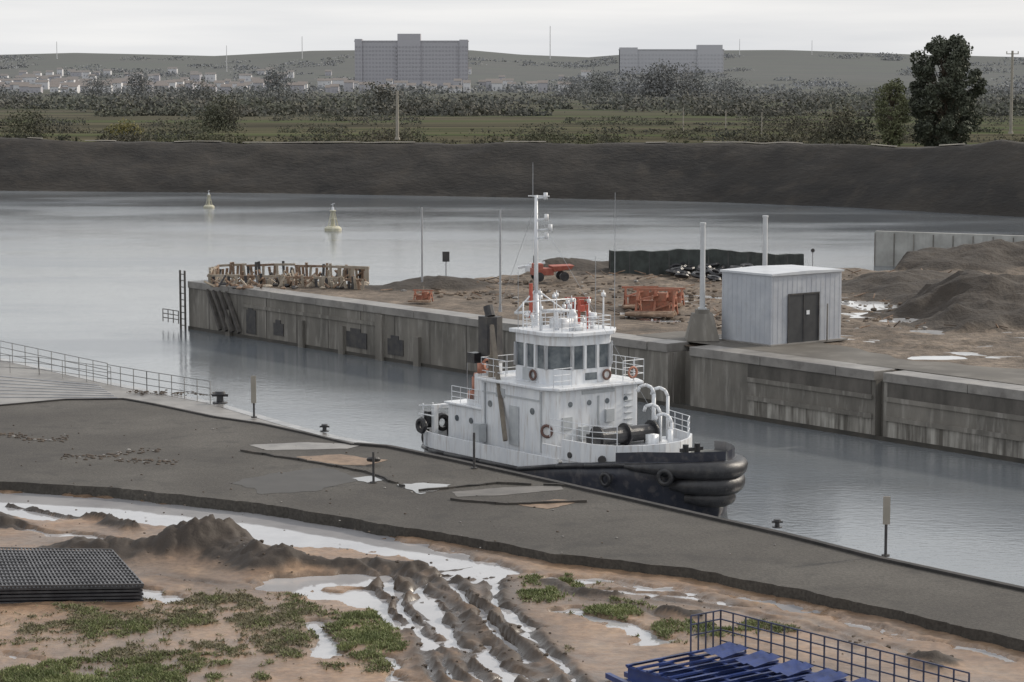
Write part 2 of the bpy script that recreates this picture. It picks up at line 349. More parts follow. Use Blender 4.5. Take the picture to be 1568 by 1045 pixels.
block('long_office_building',948,1106,77,118,2700,[(1066,1104,69),(948,975,73)],6,30,HB2,HW2)
b=MB()
for i in range(190):
    px=R.uniform(-60,430) if i<140 else R.uniform(380,900);Y=R.uniform(1700,2700);x=(px-CX)/F*Y;z=gz(px,Y)-1;s=R.uniform(5,13);h=R.uniform(4,9)
    b.box(x,x+s,Y,Y+8,z,z+h,R.choice([0,0,1]));b.add([(x-.4,Y-.4,z+h),(x+s+.4,Y-.4,z+h),(x+s+.4,Y+4,z+h+2),(x-.4,Y+4,z+h+2)],[(0,1,2,3)],2)
    for k in range(2): b.box(x+s*(.2+.4*k),x+s*(.2+.4*k)+1.2,Y-.1,Y+.1,z+h*.4,z+h*.4+1.5,3)
b.obj('distant_village',[hazed('house_white',(.55,.55,.56),(.65,.65,.66),.1,top=.3,haze=(.5,.5,.52)),HB,hazed('house_roof',(.24,.20,.18),(.27,.23,.21),.1,top=.7),HW])  # house wall and roof colours include painted aerial haze
def pole(name,px,ytop,ybot,Y,r,m,parent=None,arm=False):
    z1=Zat(ytop,Y);z0=Zat(ybot,Y);x=(px-CX)/F*Y;b=MB();b.cyl((0,0,0),(0,0,z1-z0),r,r*.7,8);b.cyl((0,0,0),(0,0,.4),r*1.6,r*1.4,8)
    if arm: b.bar((-1.2,0,z1-z0-.6),(1.2,0,z1-z0-.6),.15,.15);[b.cyl((k,0,z1-z0-.5),(k,0,z1-z0-.1),.1,.1,6) for k in(-1.1,0,1.1)]
    e=empty(name,(x,Y,z0));b.obj('shaft',m,e);return e
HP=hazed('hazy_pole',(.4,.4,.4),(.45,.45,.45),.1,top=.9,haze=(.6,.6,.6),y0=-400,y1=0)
CP=mat('concrete_pole',(.28,.26,.22),(.34,.31,.27),1,.9)
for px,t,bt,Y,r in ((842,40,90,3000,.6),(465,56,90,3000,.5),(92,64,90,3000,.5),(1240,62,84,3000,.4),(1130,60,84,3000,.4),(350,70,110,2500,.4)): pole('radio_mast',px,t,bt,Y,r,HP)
pole('utility_pole',609,140,214,470,.34,CP,arm=True);pole('utility_pole',1545,78,205,470,.32,CP,arm=True)
for px,t,bt in((1110,168,205),(1165,172,206),(1045,165,205)): pole('utility_pole',px,t,bt,600,.14,CP)
b=MB()
b.prism([(-1.2,-.1),(1.2,-.1),(1.2,.1),(-1.2,.1)],0,2.6);b.cyl((-1,0.2,-3),(-1,.2,2.4),.1);b.cyl((1,.2,-3),(1,.2,2.4),.1)
o=b.obj('channel_marker_board',mat('weathered_board',(.13,.12,.11),(.19,.18,.16),1,.9));o.location=((703-CX)/F*402,402,2.9);o.rotation_euler=(.35,0,.1)
def buoy(px,py,s):
    e=empty('channel_buoy',G(px,py,0));e.scale=(s,s,s);b=MB()
    b.cyl((0,0,-.3),(0,0,.35),1.05,1.1,16);b.cyl((0,0,.35),(0,0,.6),1.1,.8,16);b.obj('float',YELLOW,e,False,.05)
    b=MB()
    for k in range(4):
        t=k*math.pi/2+.5;b.cyl((.65*math.cos(t),.65*math.sin(t),.6),(.22*math.cos(t),.22*math.sin(t),2.5),.07,.05,6)
    b.cyl((0,0,1.5),(0,0,1.56),.45,.45,10);b.cyl((0,0,2.5),(0,0,2.6),.4,.4,12);b.cyl((0,0,.6),(0,0,2.5),.22,.14,8);b.obj('tower',[YELLOW],e)
    b=MB();b.cyl((0,0,2.6),(0,0,3.0),.17,.13,10);b.cyl((0,0,3),(0,0,3.5),.04,.03,6);b.bar((-.25,0,3.3),(.25,0,3.5),.05,.05);b.obj('lantern',WHITE,e)
buoy(510,354,1.0);buoy(320,319,.75)
# ================= island between the locks
uu=np.arange(-176,10,.5);nn_=np.arange(97.9,300,.5)
U,N=np.meshgrid(uu,nn_)
ub=np.interp(N,[97,100,104,106,111,120,134,144,148,161,181,300],[-163,-163,-159,-152,-152.5,-155,-157,-144,-139,-146,-151,-160])
wob=2.5*fbm(N*.12,U*.12,4)*np.clip((N-106)/6,0,1)
t=np.clip((U-ub-wob)/3.0+.3,0,1);t=t*t*(3-2*t)
Xg=.62*U+.785*N;Yg=-.785*U+.62*N
rough=np.clip((N-104)/4,0,1)
H=3.7-.02+rough*(.45*fbm(Xg*.25,Yg*.18,1,5)+.5*fbm(Xg*.9,Yg*.9,5,4))
dki=np.zeros_like(H)
def mound(px,py,rx,ry,h):
    global dki
    x,y,_=G(px,py,3.7);d=np.sqrt(((Xg-x)/rx)**2+((Yg-y)/ry)**2)+1.1*fbm(Xg*.35,Yg*.35,int(px),5);k=np.clip(1-d,0,1);dki=np.maximum(dki,np.clip(k*9,0,1));return h*k**.8
for a in [(1520,484,8,10,1.7),(1440,476,5,7,1.1),(1590,470,7,9,1.7),(1470,450,8,8,.9),(1520,402,16,9,.8),(1600,400,12,10,1.0),(1430,404,9,6,.6),(1400,430,5,6,.8),(880,412,7,5,.8),(680,436,6,5,.5),(830,415,3,3,.9),(620,440,6,4,.4),(1330,440,5,8,.6)]: H=H+mound(*a)
Z=H*t+(-1.5)*(1-t)
puds=0*H
for px,py,rx,ry in ((1350,468,3.0,5),(1390,488,3.4,3.4),(1430,505,2.,3),(1500,435,3,2),(965,518,1.2,1.5),(1440,545,2.5,1.5),(1340,478,2,2.5),(1080,527,2,.8)):
    x,y,_=G(px,py,3.7);puds=np.maximum(puds,np.clip(1.25-np.sqrt(((Xg-x)/rx)**2+((Yg-y)/ry)**2)+1.2*fbm(Xg*.7,Yg*.5,int(px)),0,1))
Z=np.where(t>.95,Z*(1-puds)+np.minimum(Z,3.5)*puds,Z)
def islmat():
    m,nt,bs=newmat('rubble_island_ground')
    a=nt.nodes.new('ShaderNodeAttribute');a.attribute_name='dark'
    n=noise(nt,.28,8);r=ramp(nt,[(.32,(.080,.062,.047)),(.5,(.14,.108,.08)),(.66,(.215,.17,.13))]);nt.links.new(n.outputs[0],r.inputs[0])
    n2=noise(nt,1.8,6);r2=ramp(nt,[(.38,(.6,.6,.6)),(.62,(1.2,1.2,1.2))]);nt.links.new(n2.outputs[0],r2.inputs[0])
    c=mixc(nt,1.,r.outputs[0],r2.outputs[0],'MULTIPLY');c=mixc(nt,a.outputs['Fac'],c,(.034,.027,.021));nt.links.new(c,bs.inputs['Base Color']);bs.inputs['Roughness'].default_value=.85
    nb=noise(nt,2.5,6);bp=nt.nodes.new('ShaderNodeBump');bp.inputs['Strength'].default_value=.8;bp.inputs['Distance'].default_value=.25
    nt.links.new(nb.outputs[0],bp.inputs['Height']);nt.links.new(bp.outputs[0],bs.inputs['Normal']);return m
grid_obj('island_ground',Xg,Yg,Z,islmat(),{'dark':dki*.9})
b=MB();P=[UN(-140,99,3.60),UN(-30,99,3.60),UN(-30,135,3.60),UN(-125,135,3.60)]
b.add(P,[(0,1,2,3)]);b.obj('island_puddle_water',mat('silty_water',(.42,.43,.44),(.52,.52,.53),.6,.08,.0))
b=MB();
rr=random.Random(4);pl=[(-112,98.2),(-20,98.2)]+[(-20-92*i/60,103.2+rr.uniform(-.6,.6)+math.sin(i*.5)) for i in range(61)]
b.add([UN(u,n,3.785) for u,n in pl],[tuple(range(len(pl)))]);b.obj('island_apron_paving',mat('apron_paving',(.075,.068,.058),(.13,.118,.10),.25,.7,.3,c3=(.17,.16,.145),sc2=.5,amt2=.5))
e=empty('lock_wall_far')
def ubox(b,u0,u1,n0,n1,z0,z1,mi=0):
    c=[UN(u0,n0),UN(u1,n0),UN(u1,n1),UN(u0,n1)];b.prism([(p[0],p[1]) for p in c][::1],z0,z1,mi)
NF=96.6
b=MB();segs=[(-163,-107.2),(-105.2,-90.3),(-89.7,-20)]
for a,c in segs: ubox(b,a,c,NF,98.3,-3,3.25)
ubox(b,-107.2,-105.2,98.0,98.31,-3,3.25);ubox(b,-90.3,-89.7,97.1,98.3,-3,3.25)
b.obj('wall_face',CONC,e)
b=MB();
for a,c in segs:
    u=a
    while u<c-.1:
        v=min(c,u+6);ubox(b,u+.02,v-.02,NF-.12+R.uniform(-.02,.02),98.35,3.25,3.77+R.uniform(-.015,.015));u=v
b.obj('coping',CONCL,e,False,.03)
b=MB();ubox(b,-100.3,-90.5,NF-.10,NF+.02,2.2,2.45);ubox(b,-89.5,-20,NF-.10,NF+.02,2.2,2.45);ubox(b,-100.3,-90.5,NF-.14,NF+.02,1.15,1.4);ubox(b,-89.5,-20,NF-.14,NF+.02,1.15,1.4)
ubox(b,-155,-137.5,NF-.10,NF+.02,2.35,2.6)
b.obj('fender_ledges',CONC,e)
b=MB();ubox(b,-100.3,-90.6,NF-.03,NF+.02,.25,1.15);ubox(b,-89.4,-20,NF-.03,NF+.02,.25,1.15);ubox(b,-100.3,-90.6,NF-.03,NF+.02,2.45,3.25,1);ubox(b,-89.4,-20,NF-.03,NF+.02,2.45,3.25,1)
b.obj('stained_bands',[STAIN,CONCD],e)
b=MB();ubox(b,-163.1,-20,NF-.045,NF+.0,-2,.24);b.obj('tide_line',mat('tide_line',(.03,.027,.022),(.06,.053,.043),1,.5),e)
def uat(px): k=(px-CX)/F;return (k*.62*NF-.785*NF)/(.62+.785*k)
b=MB()
for px,w_,z0,z1 in ((545,1.5,.6,1.7),(605,1.1,.5,1.6),(425,.8,.6,1.5),(383,.8,.4,2.2)):
    u=uat(px);ubox(b,u-w_/1.2,u+w_/1.2,NF-.06,NF+.01,z0,z1);ubox(b,u-w_/2,u+w_/3,NF-.05,NF+.01,z1,z1+.25)
b.obj('culvert_openings',DARKSTEEL,e)
b=MB()
for px in (462,524,350,640):
    u=uat(px);ubox(b,u-.3,u+.3,NF-.25,NF+.0,-.5,2.0)
for i in range(14): u=-160+i*4.1;ubox(b,u-.04,u+.04,NF-.02,NF,-.5,3.24,1)
ubox(b,-137.4,-136.6,NF-.25,NF,-1,3.2)
b.obj('wall_piers',[CONC,CONCD],e)
b=MB();
for i in range(4):
    u=-160+i*.9;b.bar(UN(u,NF-.1,3.3),UN(u+2.2,NF-.35,.4),.25,.25)
for du in(-163.6,-162.9): b.cyl(UN(du,NF-.4,-1),UN(du,NF-.4,4.6),.09,.09,6)
for i in range(10): b.bar(UN(-163.6,NF-.4,-.2+i*.5),UN(-162.9,NF-.4,-.2+i*.5),.06,.06)
b.rail([UN(-166,NF-.6,.4),UN(-163.6,NF-.6,.4)],1.0,sp=.8,r=.04)
b.obj('timber_fenders_and_ladder',mat('dull_timber',(.06,.055,.05),(.11,.10,.09),2,.8),e)
PR=mat('pale_rust',(.26,.22,.17),(.38,.33,.27),2,.9)
b=MB()
path=[G(322,436,3.7),G(335,426,3.7),G(420,424,3.7),G(500,427,3.7),G(562,433,3.7)]
path2=[G(322,437,3.7),G(400,438,3.7),G(480,440,3.7),G(560,444,3.7)]
for pp,h0 in ((path,1.15),(path2,.85)):
    for a,c in zip(pp[:-1],pp[1:]):
        a=Vector(a);c=Vector(c);n=int((c-a).length/.28)
        for i in range(n):
            q=a.lerp(c,i/n)
            if R.random()<.2: continue
            h=h0*R.uniform(.6,1.12)
            b.bar(q,q+Vector((R.uniform(-.12,.12),R.uniform(-.1,.1),h)),R.uniform(.15,.34),.2,R.choice([0,0,1,1,2]))
        m_=a.lerp(c,R.uniform(.4,.6));b.bar(a+Vector((0,0,h0*.85)),m_+Vector((0,0,h0*.9)),.14,.18,1);b.bar(m_+Vector((0,0,h0*.8)),c+Vector((0,0,h0*.85)),.14,.18,0)
for i in range(120):
    x=R.uniform(325,555);q=Vector(G(x,R.uniform(427,441),3.8));b.bar(q,q+Vector((R.uniform(-.8,.8),R.uniform(-1,1),R.uniform(.1,.8))),.12,.12,R.choice([0,1,0,2]))
for i in range(80): q=G(R.uniform(325,560),R.uniform(426,442),3.8);b.rock(q,R.uniform(.15,.45),R.choice([0,1,2]))
for q in (G(562,434,3.7),G(540,433,3.7),G(520,432,3.7)):
    q=Vector(q);b.bar(q,q+Vector((0,0,1.25)),.3,.3,1)
b.bar(Vector(G(515,432,3.7))+Vector((0,0,1.2)),Vector(G(565,434,3.7))+Vector((0,0,1.2)),.2,.2,1)
b.obj('rusty_reinforcement_cage',[RUST,PR,DARKSTEEL])
b=MB()
for i in range(1500):
    px=R.uniform(570,1560);py=R.uniform(418,505 if px>940 else 472)
    x,y,z=G(px,py,3.75)
    n_=.785*x+.62*y;u_=.62*x-.785*y
    if n_<104.5 or u_<np.interp(n_,[97,100,104,106,111,120,134,144,148,161,181,300],[-163,-163,-159,-152,-152.5,-155,-157,-144,-139,-146,-151,-160])+4: continue
    r=R.uniform(.06,.26)
    if R.random()<.88: b.rock((x,y,3.72),r,R.choice([0,0,0,0,1,2,2]))
    else:
        a=R.uniform(0,6.28);L=R.uniform(.4,1.3);b.bar((x,y,3.82),(x+math.cos(a)*L,y+math.sin(a)*L,3.82+R.uniform(0,.35)),.07,.07,R.choice([0,3,2,3]))
b.obj('demolition_rubble',[CLAYP,CONCL,CLOD,RUST])
def frame(name,px,py,m,s):
    e=empty(name,G(px,py,3.8),R.uniform(-.5,.1));e.scale=(s,s,s);b=MB()
    for x in(-1.2,0,1.2):
        b.bar((x,-.7,0),(x,0,1.6),.14,.14);b.bar((x,.7,0),(x,0,1.6),.14,.14);b.bar((x,-.45,.6),(x,.45,.6),.1,.1)
    b.bar((-1.5,0,1.6),(1.5,0,1.6),.16,.16);b.bar((-1.2,-.6,.25),(1.2,-.6,.25),.12,.12);b.bar((-1.2,-.7,0),(1.2,-.35,.8),.1,.1)
    b.bar((-1.2,-.4,.9),(.2,-.4,1.3),.5,.1);b.bar((0,.3,.5),(1.2,.1,1.2),.4,.3);b.box(-.9,.9,-.3,.3,.1,.9);b.box(-.1,.7,-.35,.35,.9,1.4)
    b.obj('trestle',m,e);b=MB()
    for k in range(5): b.cyl((-1.6,-.9-.25*k,.15),(1.5,-.8-.25*k,.15+.1*(k%2)),.12,.12,7)
    b.obj('pipes',RUST,e)
OR2=mat('faded_orange',(.36,.13,.08),(.30,.15,.10),2,.8,c3=(.12,.08,.06),amt2=.7)
frame('orange_trestle',1005,482,OR2,1.05);frame('orange_trestle',980,470,OR2,.85);frame('orange_trestle',1025,468,OR2,.75);frame('orange_trestle',648,462,OR2,.5);frame('orange_trestle',885,478,RED,.6)
RED2=mat('faded_red',(.30,.07,.05),(.38,.13,.09),3,.7,c3=(.12,.07,.05),amt2=.7)
e=empty('red_site_dumper',G(842,430,3.9),.2);b=MB();b.box(-1.6,.2,-.7,.7,.5,1.1);b.add([(.2,-.8,.8),(1.7,-.8,1.0),(1.7,.8,1.0),(.2,.8,.8),(0,-.9,1.3),(2.0,-.9,1.35),(2.0,.9,1.35),(0,.9,1.3)],[(0,3,2,1),(0,1,5,4),(1,2,6,5),(2,3,7,6),(3,0,4,7),(4,5,6,7)]);b.box(-1.5,-.7,-.6,.6,1.1,1.5);b.obj('body',RED2,e,False,.05)
b=MB();[b.cyl((x,y-.15,.4),(x,y+.15,.4),.4,.4,14) for x in(-1.1,1.1) for y in(-.8,.8)];b.cyl((-1.3,-.6,1.5),(-1.3,-.6,2.1),.04);b.cyl((-1.3,.6,1.5),(-1.3,.6,2.1),.04);b.bar((-1.3,-.6,2.1),(-1.3,.6,2.1),.08,.08);b.obj('wheels_and_rollbar',BLACK,e);e.scale=(.9,.9,.9)
b=MB();b.box(-.45,.45,-.2,.2,0,.5);b.cyl((0,0,.5),(0,0,.7),.12);b.bar((-1,0,.3),(1.2,.2,.7),.2,.2);o=b.obj('white_site_tank',WHITE,None,False,.04);o.location=G(812,416,3.9)
e=empty('black_covered_gate_section',(0,0,0));b=MB()
x0,y0,_=G(934,421,3.7);x1,y1,_=G(1231,418,3.7);n=40
hh=lambda f:1.95-.65*max(0,f-.35)-.10*math.sin(f*9)-.04*math.sin(f*31)-.03*math.sin(f*67)
for i in range(n):
    f0=i/n;f1=(i+1)/n
    a=(x0+(x1-x0)*f0,y0+(y1-y0)*f0);c=(x0+(x1-x0)*f1,y0+(y1-y0)*f1)
    jf=lambda k:.07*math.sin(k*3.1)
    b.add([(a[0],a[1]+jf(i),3.5),(c[0],c[1]+jf(i+1),3.5),(c[0],c[1]+.25+jf(i+1),3.7+hh(f1)),(a[0],a[1]+.25+jf(i),3.7+hh(f0)),(c[0],c[1]+2.2,3.6+hh(f1)),(a[0],a[1]+2.2,3.6+hh(f0)),(a[0],a[1]+2.5,3.5),(c[0],c[1]+2.5,3.5)],[(0,1,2,3),(3,2,4,5),(5,4,7,6)])
b.obj('sheeting',TARP,e)
b=MB()
for i in range(0,n,4):
    f=i/n;b.bar((x0+(x1-x0)*f,y0-.2,3.6),(x0+(x1-x0)*f,y0+.05,3.7+hh(f)),.06,.06)
b.obj('battens',DARKSTEEL,e)
b=MB()
for i in range(40):
    px=R.uniform(1030,1150);x,y,z=G(px,R.uniform(414,428),3.8);b.torus((x,y,z+R.uniform(0,.6)),(R.uniform(-.3,.3),R.uniform(-.3,.3),1),.45,.16,0,10,5)
b.obj('tyre_heap',BLACK)
e=empty('white_light_mast',G(1075,520,3.80))
b=MB();b.add([(-1.0,-1.0,0),(1.0,-1.0,0),(1.0,1.0,0),(-1.0,1.0,0),(-.62,-.62,1.6),(.62,-.62,1.6),(.62,.62,1.6),(-.62,.62,1.6)],[(0,1,5,4),(1,2,6,5),(2,3,7,6),(3,0,4,7),(4,5,6,7)]);b.box(-.42,.42,-.42,.42,1.6,1.85);b.obj('concrete_base',CONC,e)
PW=mat('post_paint',(.42,.43,.44),(.52,.53,.54),1,.5)
b=MB();b.cyl((0,0,1.85),(0,0,7.0),.17,.15,12);b.cyl((0,0,7),(0,0,7.12),.19,.18,12);b.box(-.25,.25,-.25,.25,1.85,1.95);b.obj('post',PW,e)
x,y,z=G(1170,512,3.7);e=empty('white_light_mast',(x,y,3.7));b=MB();b.cyl((0,0,0),(0,0,7.3),.17,.15,12);b.cyl((0,0,7.3),(0,0,7.42),.19,.18,12);b.obj('post',PW,e);b=MB();b.prism([(-.5,-.5),(.5,-.5),(.5,.5),(-.5,.5)],0,.3);b.obj('concrete_base',CONC,e)
for px,t,bt,Y in ((646,318,440,183),(766,322,478,162)): pole('lighting_column',px,t,bt,Y,.08,STEEL)
e=empty('navigation_sign',G(683,426,3.7));b=MB();b.cyl((0,0,0),(0,0,2.1),.05);b.obj('post',STEEL,e);b=MB();b.box(-.28,.28,-.05,.05,1.3,2.1);b.obj('board',DARKSTEEL,e)
e=empty('navigation_sign',G(1244,424,3.7));b=MB();b.cyl((0,0,0),(0,0,2.),.04);b.obj('post',STEEL,e);b=MB();b.cyl((0,-.05,2.1),(0,.05,2.1),.16,.16,10);b.obj('board',DARKSTEEL,e)
e=empty('grey_metal_shed',UN(-102.5,100.6,3.79),ROTU)
b=MB();L=4.3;W=5.9;Hh=4.15
b.box(-L,0,0,W,0,Hh)
for i in range(11): b.box(-L+.1+i*.4,-L+.13+i*.4,-.012,0,.1,Hh-.1)
for i in range(15):
    y=.12+i*.4
    if 1.3<y<3.95: b.box(0,.012,y,y+.03,3.05,Hh-.1)
    else: b.box(0,.012,y,y+.03,.1,Hh-.1)
b.obj('walls',SHEDM,e)
b=MB();b.box(-L-.1,.12,-.1,W+.1,Hh,Hh+.12);b.add([(-L-.1,-.1,Hh+.12),(.12,-.1,Hh+.12),(.12,W/2,Hh+.2),(-L-.1,W/2,Hh+.2),(.12,W+.1,Hh+.12),(-L-.1,W+.1,Hh+.12)],[(0,1,2,3),(3,2,4,5),(1,4,2),(0,3,5)]);b.obj('roof',mat('shed_roof',(.46,.48,.51),(.54,.56,.58),1,.4),e)
b=MB();b.box(0,.05,1.35,3.9,.05,2.95,0);b.box(.05,.09,1.3,1.38,0,3.02,1);b.box(.05,.09,3.87,3.95,0,3.02,1);b.box(.05,.09,1.38,3.87,2.93,3.02,1);b.box(.05,.08,2.6,2.66,.05,2.93,1);b.box(.06,.09,2.85,3.1,1.7,1.95,2)
b.obj('door',[mat('dark_door',(.03,.032,.036),(.045,.047,.05),2,.5),DARKSTEEL,WHITE],e)
b=MB();b.cyl((.4,4.3,0),(.4,4.3,2.3),.05);b.box(-L-.3,.3,-.3,W+.3,-.05,.06);b.obj('plinth_and_pipe',CONCL,e)
e=empty('second_lock_wall');b=MB()
pts=[G(1340,354,3.6),G(1700,366,3.6)]
a,c=Vector(pts[0]),Vector(pts[1]);d=(c-a).normalized();nn=Vector((-d.y,d.x,0));
b.prism([tuple((a)[:2]),tuple((c+d*80)[:2]),tuple((c+d*80+nn*.5)[:2]),tuple((a+nn*.5)[:2])],-2,3.6);b.obj('wall_face',mat('pale_lock_concrete',(.30,.295,.275),(.44,.435,.41),.5,.9,c3=(.24,.24,.225),sc2=1.5,stretch2=(1,1,.1)),e)
b=MB();
for i in range(50):
    q=a+d*(i*2.1)-nn*.05;b.box(q.x-.04,q.x+.04,q.y-.04,q.y+.04,-1,3.4)
b.obj('wall_joints',CONC,e)
# ================= near quay
edge=[(-700,395),(-300,482),(0,548),(190,590),(330,616),(450,651),(520,669),(590,682),(730,713),(960,762),(1090,792),(1350,852),(1568,899),(1900,980)]
E=[G(x,y,3.7) for x,y in edge]
def slab(name,poly,z0,z1,m,bevel=0,parent=None):
    b=MB();b.prism([(p[0],p[1]) for p in poly][::-1],z0,z1);return b.obj(name,m,parent,False,bevel)
e=empty('near_quay')
back=[G(x,y,3.7) for x,y in ((1900,1040),(1568,960),(1200,875),(840,835),(560,785),(370,758),(200,740),(0,728),(-300,700),(-700,680))]
slab('quay_wall',E+back,-3,3.70,CONCL,0,e)
top=[(-700,560),(-300,610),(0,622),(100,613),(190,612),(235,620),(330,640),(400,650),(470,665),(540,682),(590,686),(700,709),(850,742),(960,767),(1060,790),(1200,822),(1350,860),(1568,907),(1900,990)]
bot=[(1900,1068),(1568,983),(1400,944),(1200,902),(1050,871),(960,862),(840,850),(700,822),(560,800),(370,770),(200,751),(0,740),(-300,722),(-700,700)]
def densify(pl,step,jit,seed):
    rr=random.Random(seed);out=[];k=0;ph=rr.uniform(0,6)
    W=[Vector(G(x,y,3.7)) for x,y in pl]
    for a,c in zip(W[:-1],W[1:]):
        n=max(1,int((c-a).length/step))
        for i in range(n):
            q=a.lerp(c,i/n);k+=1;s=jit*(math.sin(k*.137+ph)+.6*math.sin(k*.41)+.4*math.sin(k*.91))
            out.append((q.x+rr.uniform(-jit,jit)*.4+s*.3,q.y+rr.uniform(-jit,jit)*.4+s*.5))
    out.append(tuple(W[-1][:2]));return out
A1=densify(top,.8,.10,1);A2=densify(bot,.25,.15,2)
slab('asphalt_surface',A1+A2,2.6,3.76,ASPH,0,e)
b=MB()
for (a,c) in zip(E[:-1],E[1:]):
    a=Vector(a);c=Vector(c);d=(c-a).normalized();nn=Vector((-d.y,d.x,0));
    if nn.y>0: nn=-nn
    b.add([a+Vector((0,0,.012)),c+Vector((0,0,.012)),c+nn*.55+Vector((0,0,.012)),a+nn*.55+Vector((0,0,.012))],[(0,1,2,3)])
b.obj('wet_coping_strip',mat('wet_coping',(.16,.155,.15),(.30,.29,.28),.7,.2,.1,c3=(.08,.075,.07),sc2=1.2,amt2=.9),e)
b=MB()
W=[Vector(G(x,y,3.76)) for x,y in top]
for a,c in zip(W[9:-1],W[10:]): b.bar(a+Vector((.12,.1,0)),c+Vector((.12,.1,0)),.26,.20)
for a,c in zip(W[2:9],W[3:10]): b.bar(a,c,.16,.14)
b.obj('asphalt_edge_kerb',mat('tar_kerb',(.02,.019,.018),(.045,.04,.038),1,.8),e)
def patch(name,pts,z,m,jit=.1,seed=1,step=.3):
    slabp=densify(pts+[pts[0]],step,jit,seed);b=MB();b.add([(p[0],p[1],z) for p in slabp[:-1]],[tuple(range(len(slabp)-1))]);return b.obj(name,m)
patch('concrete_patch',[(380,684),(470,680),(560,683),(530,690),(410,692)],3.772,CONCL,.10,2)
patch('rust_stained_patch',[(450,703),(520,699),(592,707),(560,716),(490,712)],3.772,RUSTP,.2,3)
patch('rust_stained_patch',[(790,776),(850,768),(884,772),(840,783)],3.772,RUSTP,.2,4)
patch('asphalt_puddle',[(605,745),(650,742),(692,744),(680,752),(640,760)],3.774,WETM,.22,5)
patch('asphalt_puddle',[(538,735),(570,731),(592,737),(565,742)],3.774,WETM,.18,6)
patch('concrete_patch',[(690,757),(760,750),(858,745),(866,752),(780,760),(700,764)],3.770,mat('dull_concrete',(.10,.093,.085),(.17,.155,.14),1,.6,c3=(.07,.065,.06)),.14,7)
patch('asphalt_shadow_patch',[(350,742),(430,725),(500,718),(560,735),(480,755),(400,760)],3.768,mat('shadowed_asphalt',(.040,.036,.031),(.055,.05,.044),1,.6),.3,8)  # shadow on the quay, painted as a darker asphalt sheet
b=MB()
for pl in ([(370,690),(470,706),(560,722),(620,745)],[(640,752),(760,740),(870,744)],[(690,765),(780,772),(900,768)]):
    W=[Vector(G(x,y,3.79)) for x,y in pl]
    for a,c in zip(W[:-1],W[1:]):
        k=int((c-a).length/.5)+1;q=[a.lerp(c,i/k)+Vector((R.uniform(-.06,.06),R.uniform(-.06,.06),R.uniform(-.02,.02))) for i in range(k+1)]
        for s_,t_ in zip(q[:-1],q[1:]):
            if R.random()<.9: b.bar(s_,t_,R.uniform(.1,.22),.10)
b.obj('slot_edging',mat('slot_edging',(.03,.028,.026),(.07,.06,.05),1,.8))
b=MB()
for pl in ([(0,664),(30,668),(50,672),(90,674),(100,668)],[(95,698),(150,700),(200,692),(245,690)],[(180,704),(270,708)],[(200,600),(320,604)]):
    W=[Vector(G(x,y,3.78)) for x,y in pl]
    for a,c in zip(W[:-1],W[1:]):
        n=int((c-a).length/.05)+1
        for i in range(n):
            q=a.lerp(c,i/n);b.rock((q.x+R.gauss(0,.15),q.y+R.gauss(0,.35),3.775),R.uniform(.03,.11),0 if R.random()<.9 else 1,.5)
for i in range(200):
    q=G(R.uniform(0,1500),R.uniform(650,860),3.77)
    if .785*q[0]+.62*q[1]>59: continue
    b.rock((q[0],q[1],3.78),R.uniform(.02,.06),R.choice([0,0,1]),.5)
b.obj('quay_debris',[CLOD,CONCL])
b=MB()
for i in range(7):
    a=Vector(G(-120+0*i,566+i*7,3.71));c=Vector(G(150+i*5,590+i*3.2,3.71));b.bar(a,c,.10,.03)
b.obj('paving_joint_strips',mat('joint',(.20,.21,.23),(.30,.31,.34),1,.3))
e=empty('quay_railing');b=MB()
b.rail([G(-300,484,3.7),G(-100,528,3.7),G(0,550,3.7),G(165,587,3.7)],1.05,sp=1.6,r=.025)
b.rail([G(165,589,3.7),G(225,600,3.7),G(322,616,3.7)],1.05,sp=1.1,r=.025)
b.rail([G(-200,560,3.7),G(60,574,3.7),G(170,590,3.7)],.95,sp=2.0,r=.02)
b.obj('rails',mat('dull_rail',(.20,.20,.20),(.28,.28,.27),2,.6),e)
def bollard(px,py,s=1):
    e=empty('mooring_bollard',G(px,py,3.7));e.scale=(s,s,s);b=MB();b.cyl((0,0,0),(0,0,.1),.42,.4,14);b.cyl((0,0,.1),(0,0,.5),.2,.18,14);b.cyl((0,0,.5),(0,0,.68),.32,.27,14);b.bar((-.45,0,.45),(.45,0,.45),.14,.14);b.obj('body',BLACK,e,False,.02)
bollard(337,618,.9);bollard(1190,808,.45);bollard(497,661,.5)
def post(px,py,h,board,name='lock_marker_post'):
    e=empty(name,G(px,py,3.76));b=MB();b.cyl((0,0,0),(0,0,h),.05,.05,8);b.cyl((0,0,0),(0,0,.06),.14,.14,10);b.obj('post',DARKSTEEL,e)
    if board: b=MB();b.box(-.12,.12,-.09,-.05,h-board,h);b.obj('board',CP,e)
post(389,640,2.0,1.3);post(1356,852,2.05,.95);post(572,740,1.25,0);post(726,718,1.5,0)
b=MB();b.torus((0,0,.22),(0,.3,1),.22,.08);b.obj('rope_coil',DARKSTEEL).location=G(572,712,3.78)
b=MB();b.add([(-260,-80,2.9),(120,-80,2.9)]+[(UN(u,57.5)[0],UN(u,57.5)[1],2.9) for u in(50,-40,-100,-150,-220)]+[(-330,260,2.9)],[tuple(range(8))]);b.obj('ground',mat('brown_ground',(.16,.12,.085),(.24,.18,.13),.2,.9))
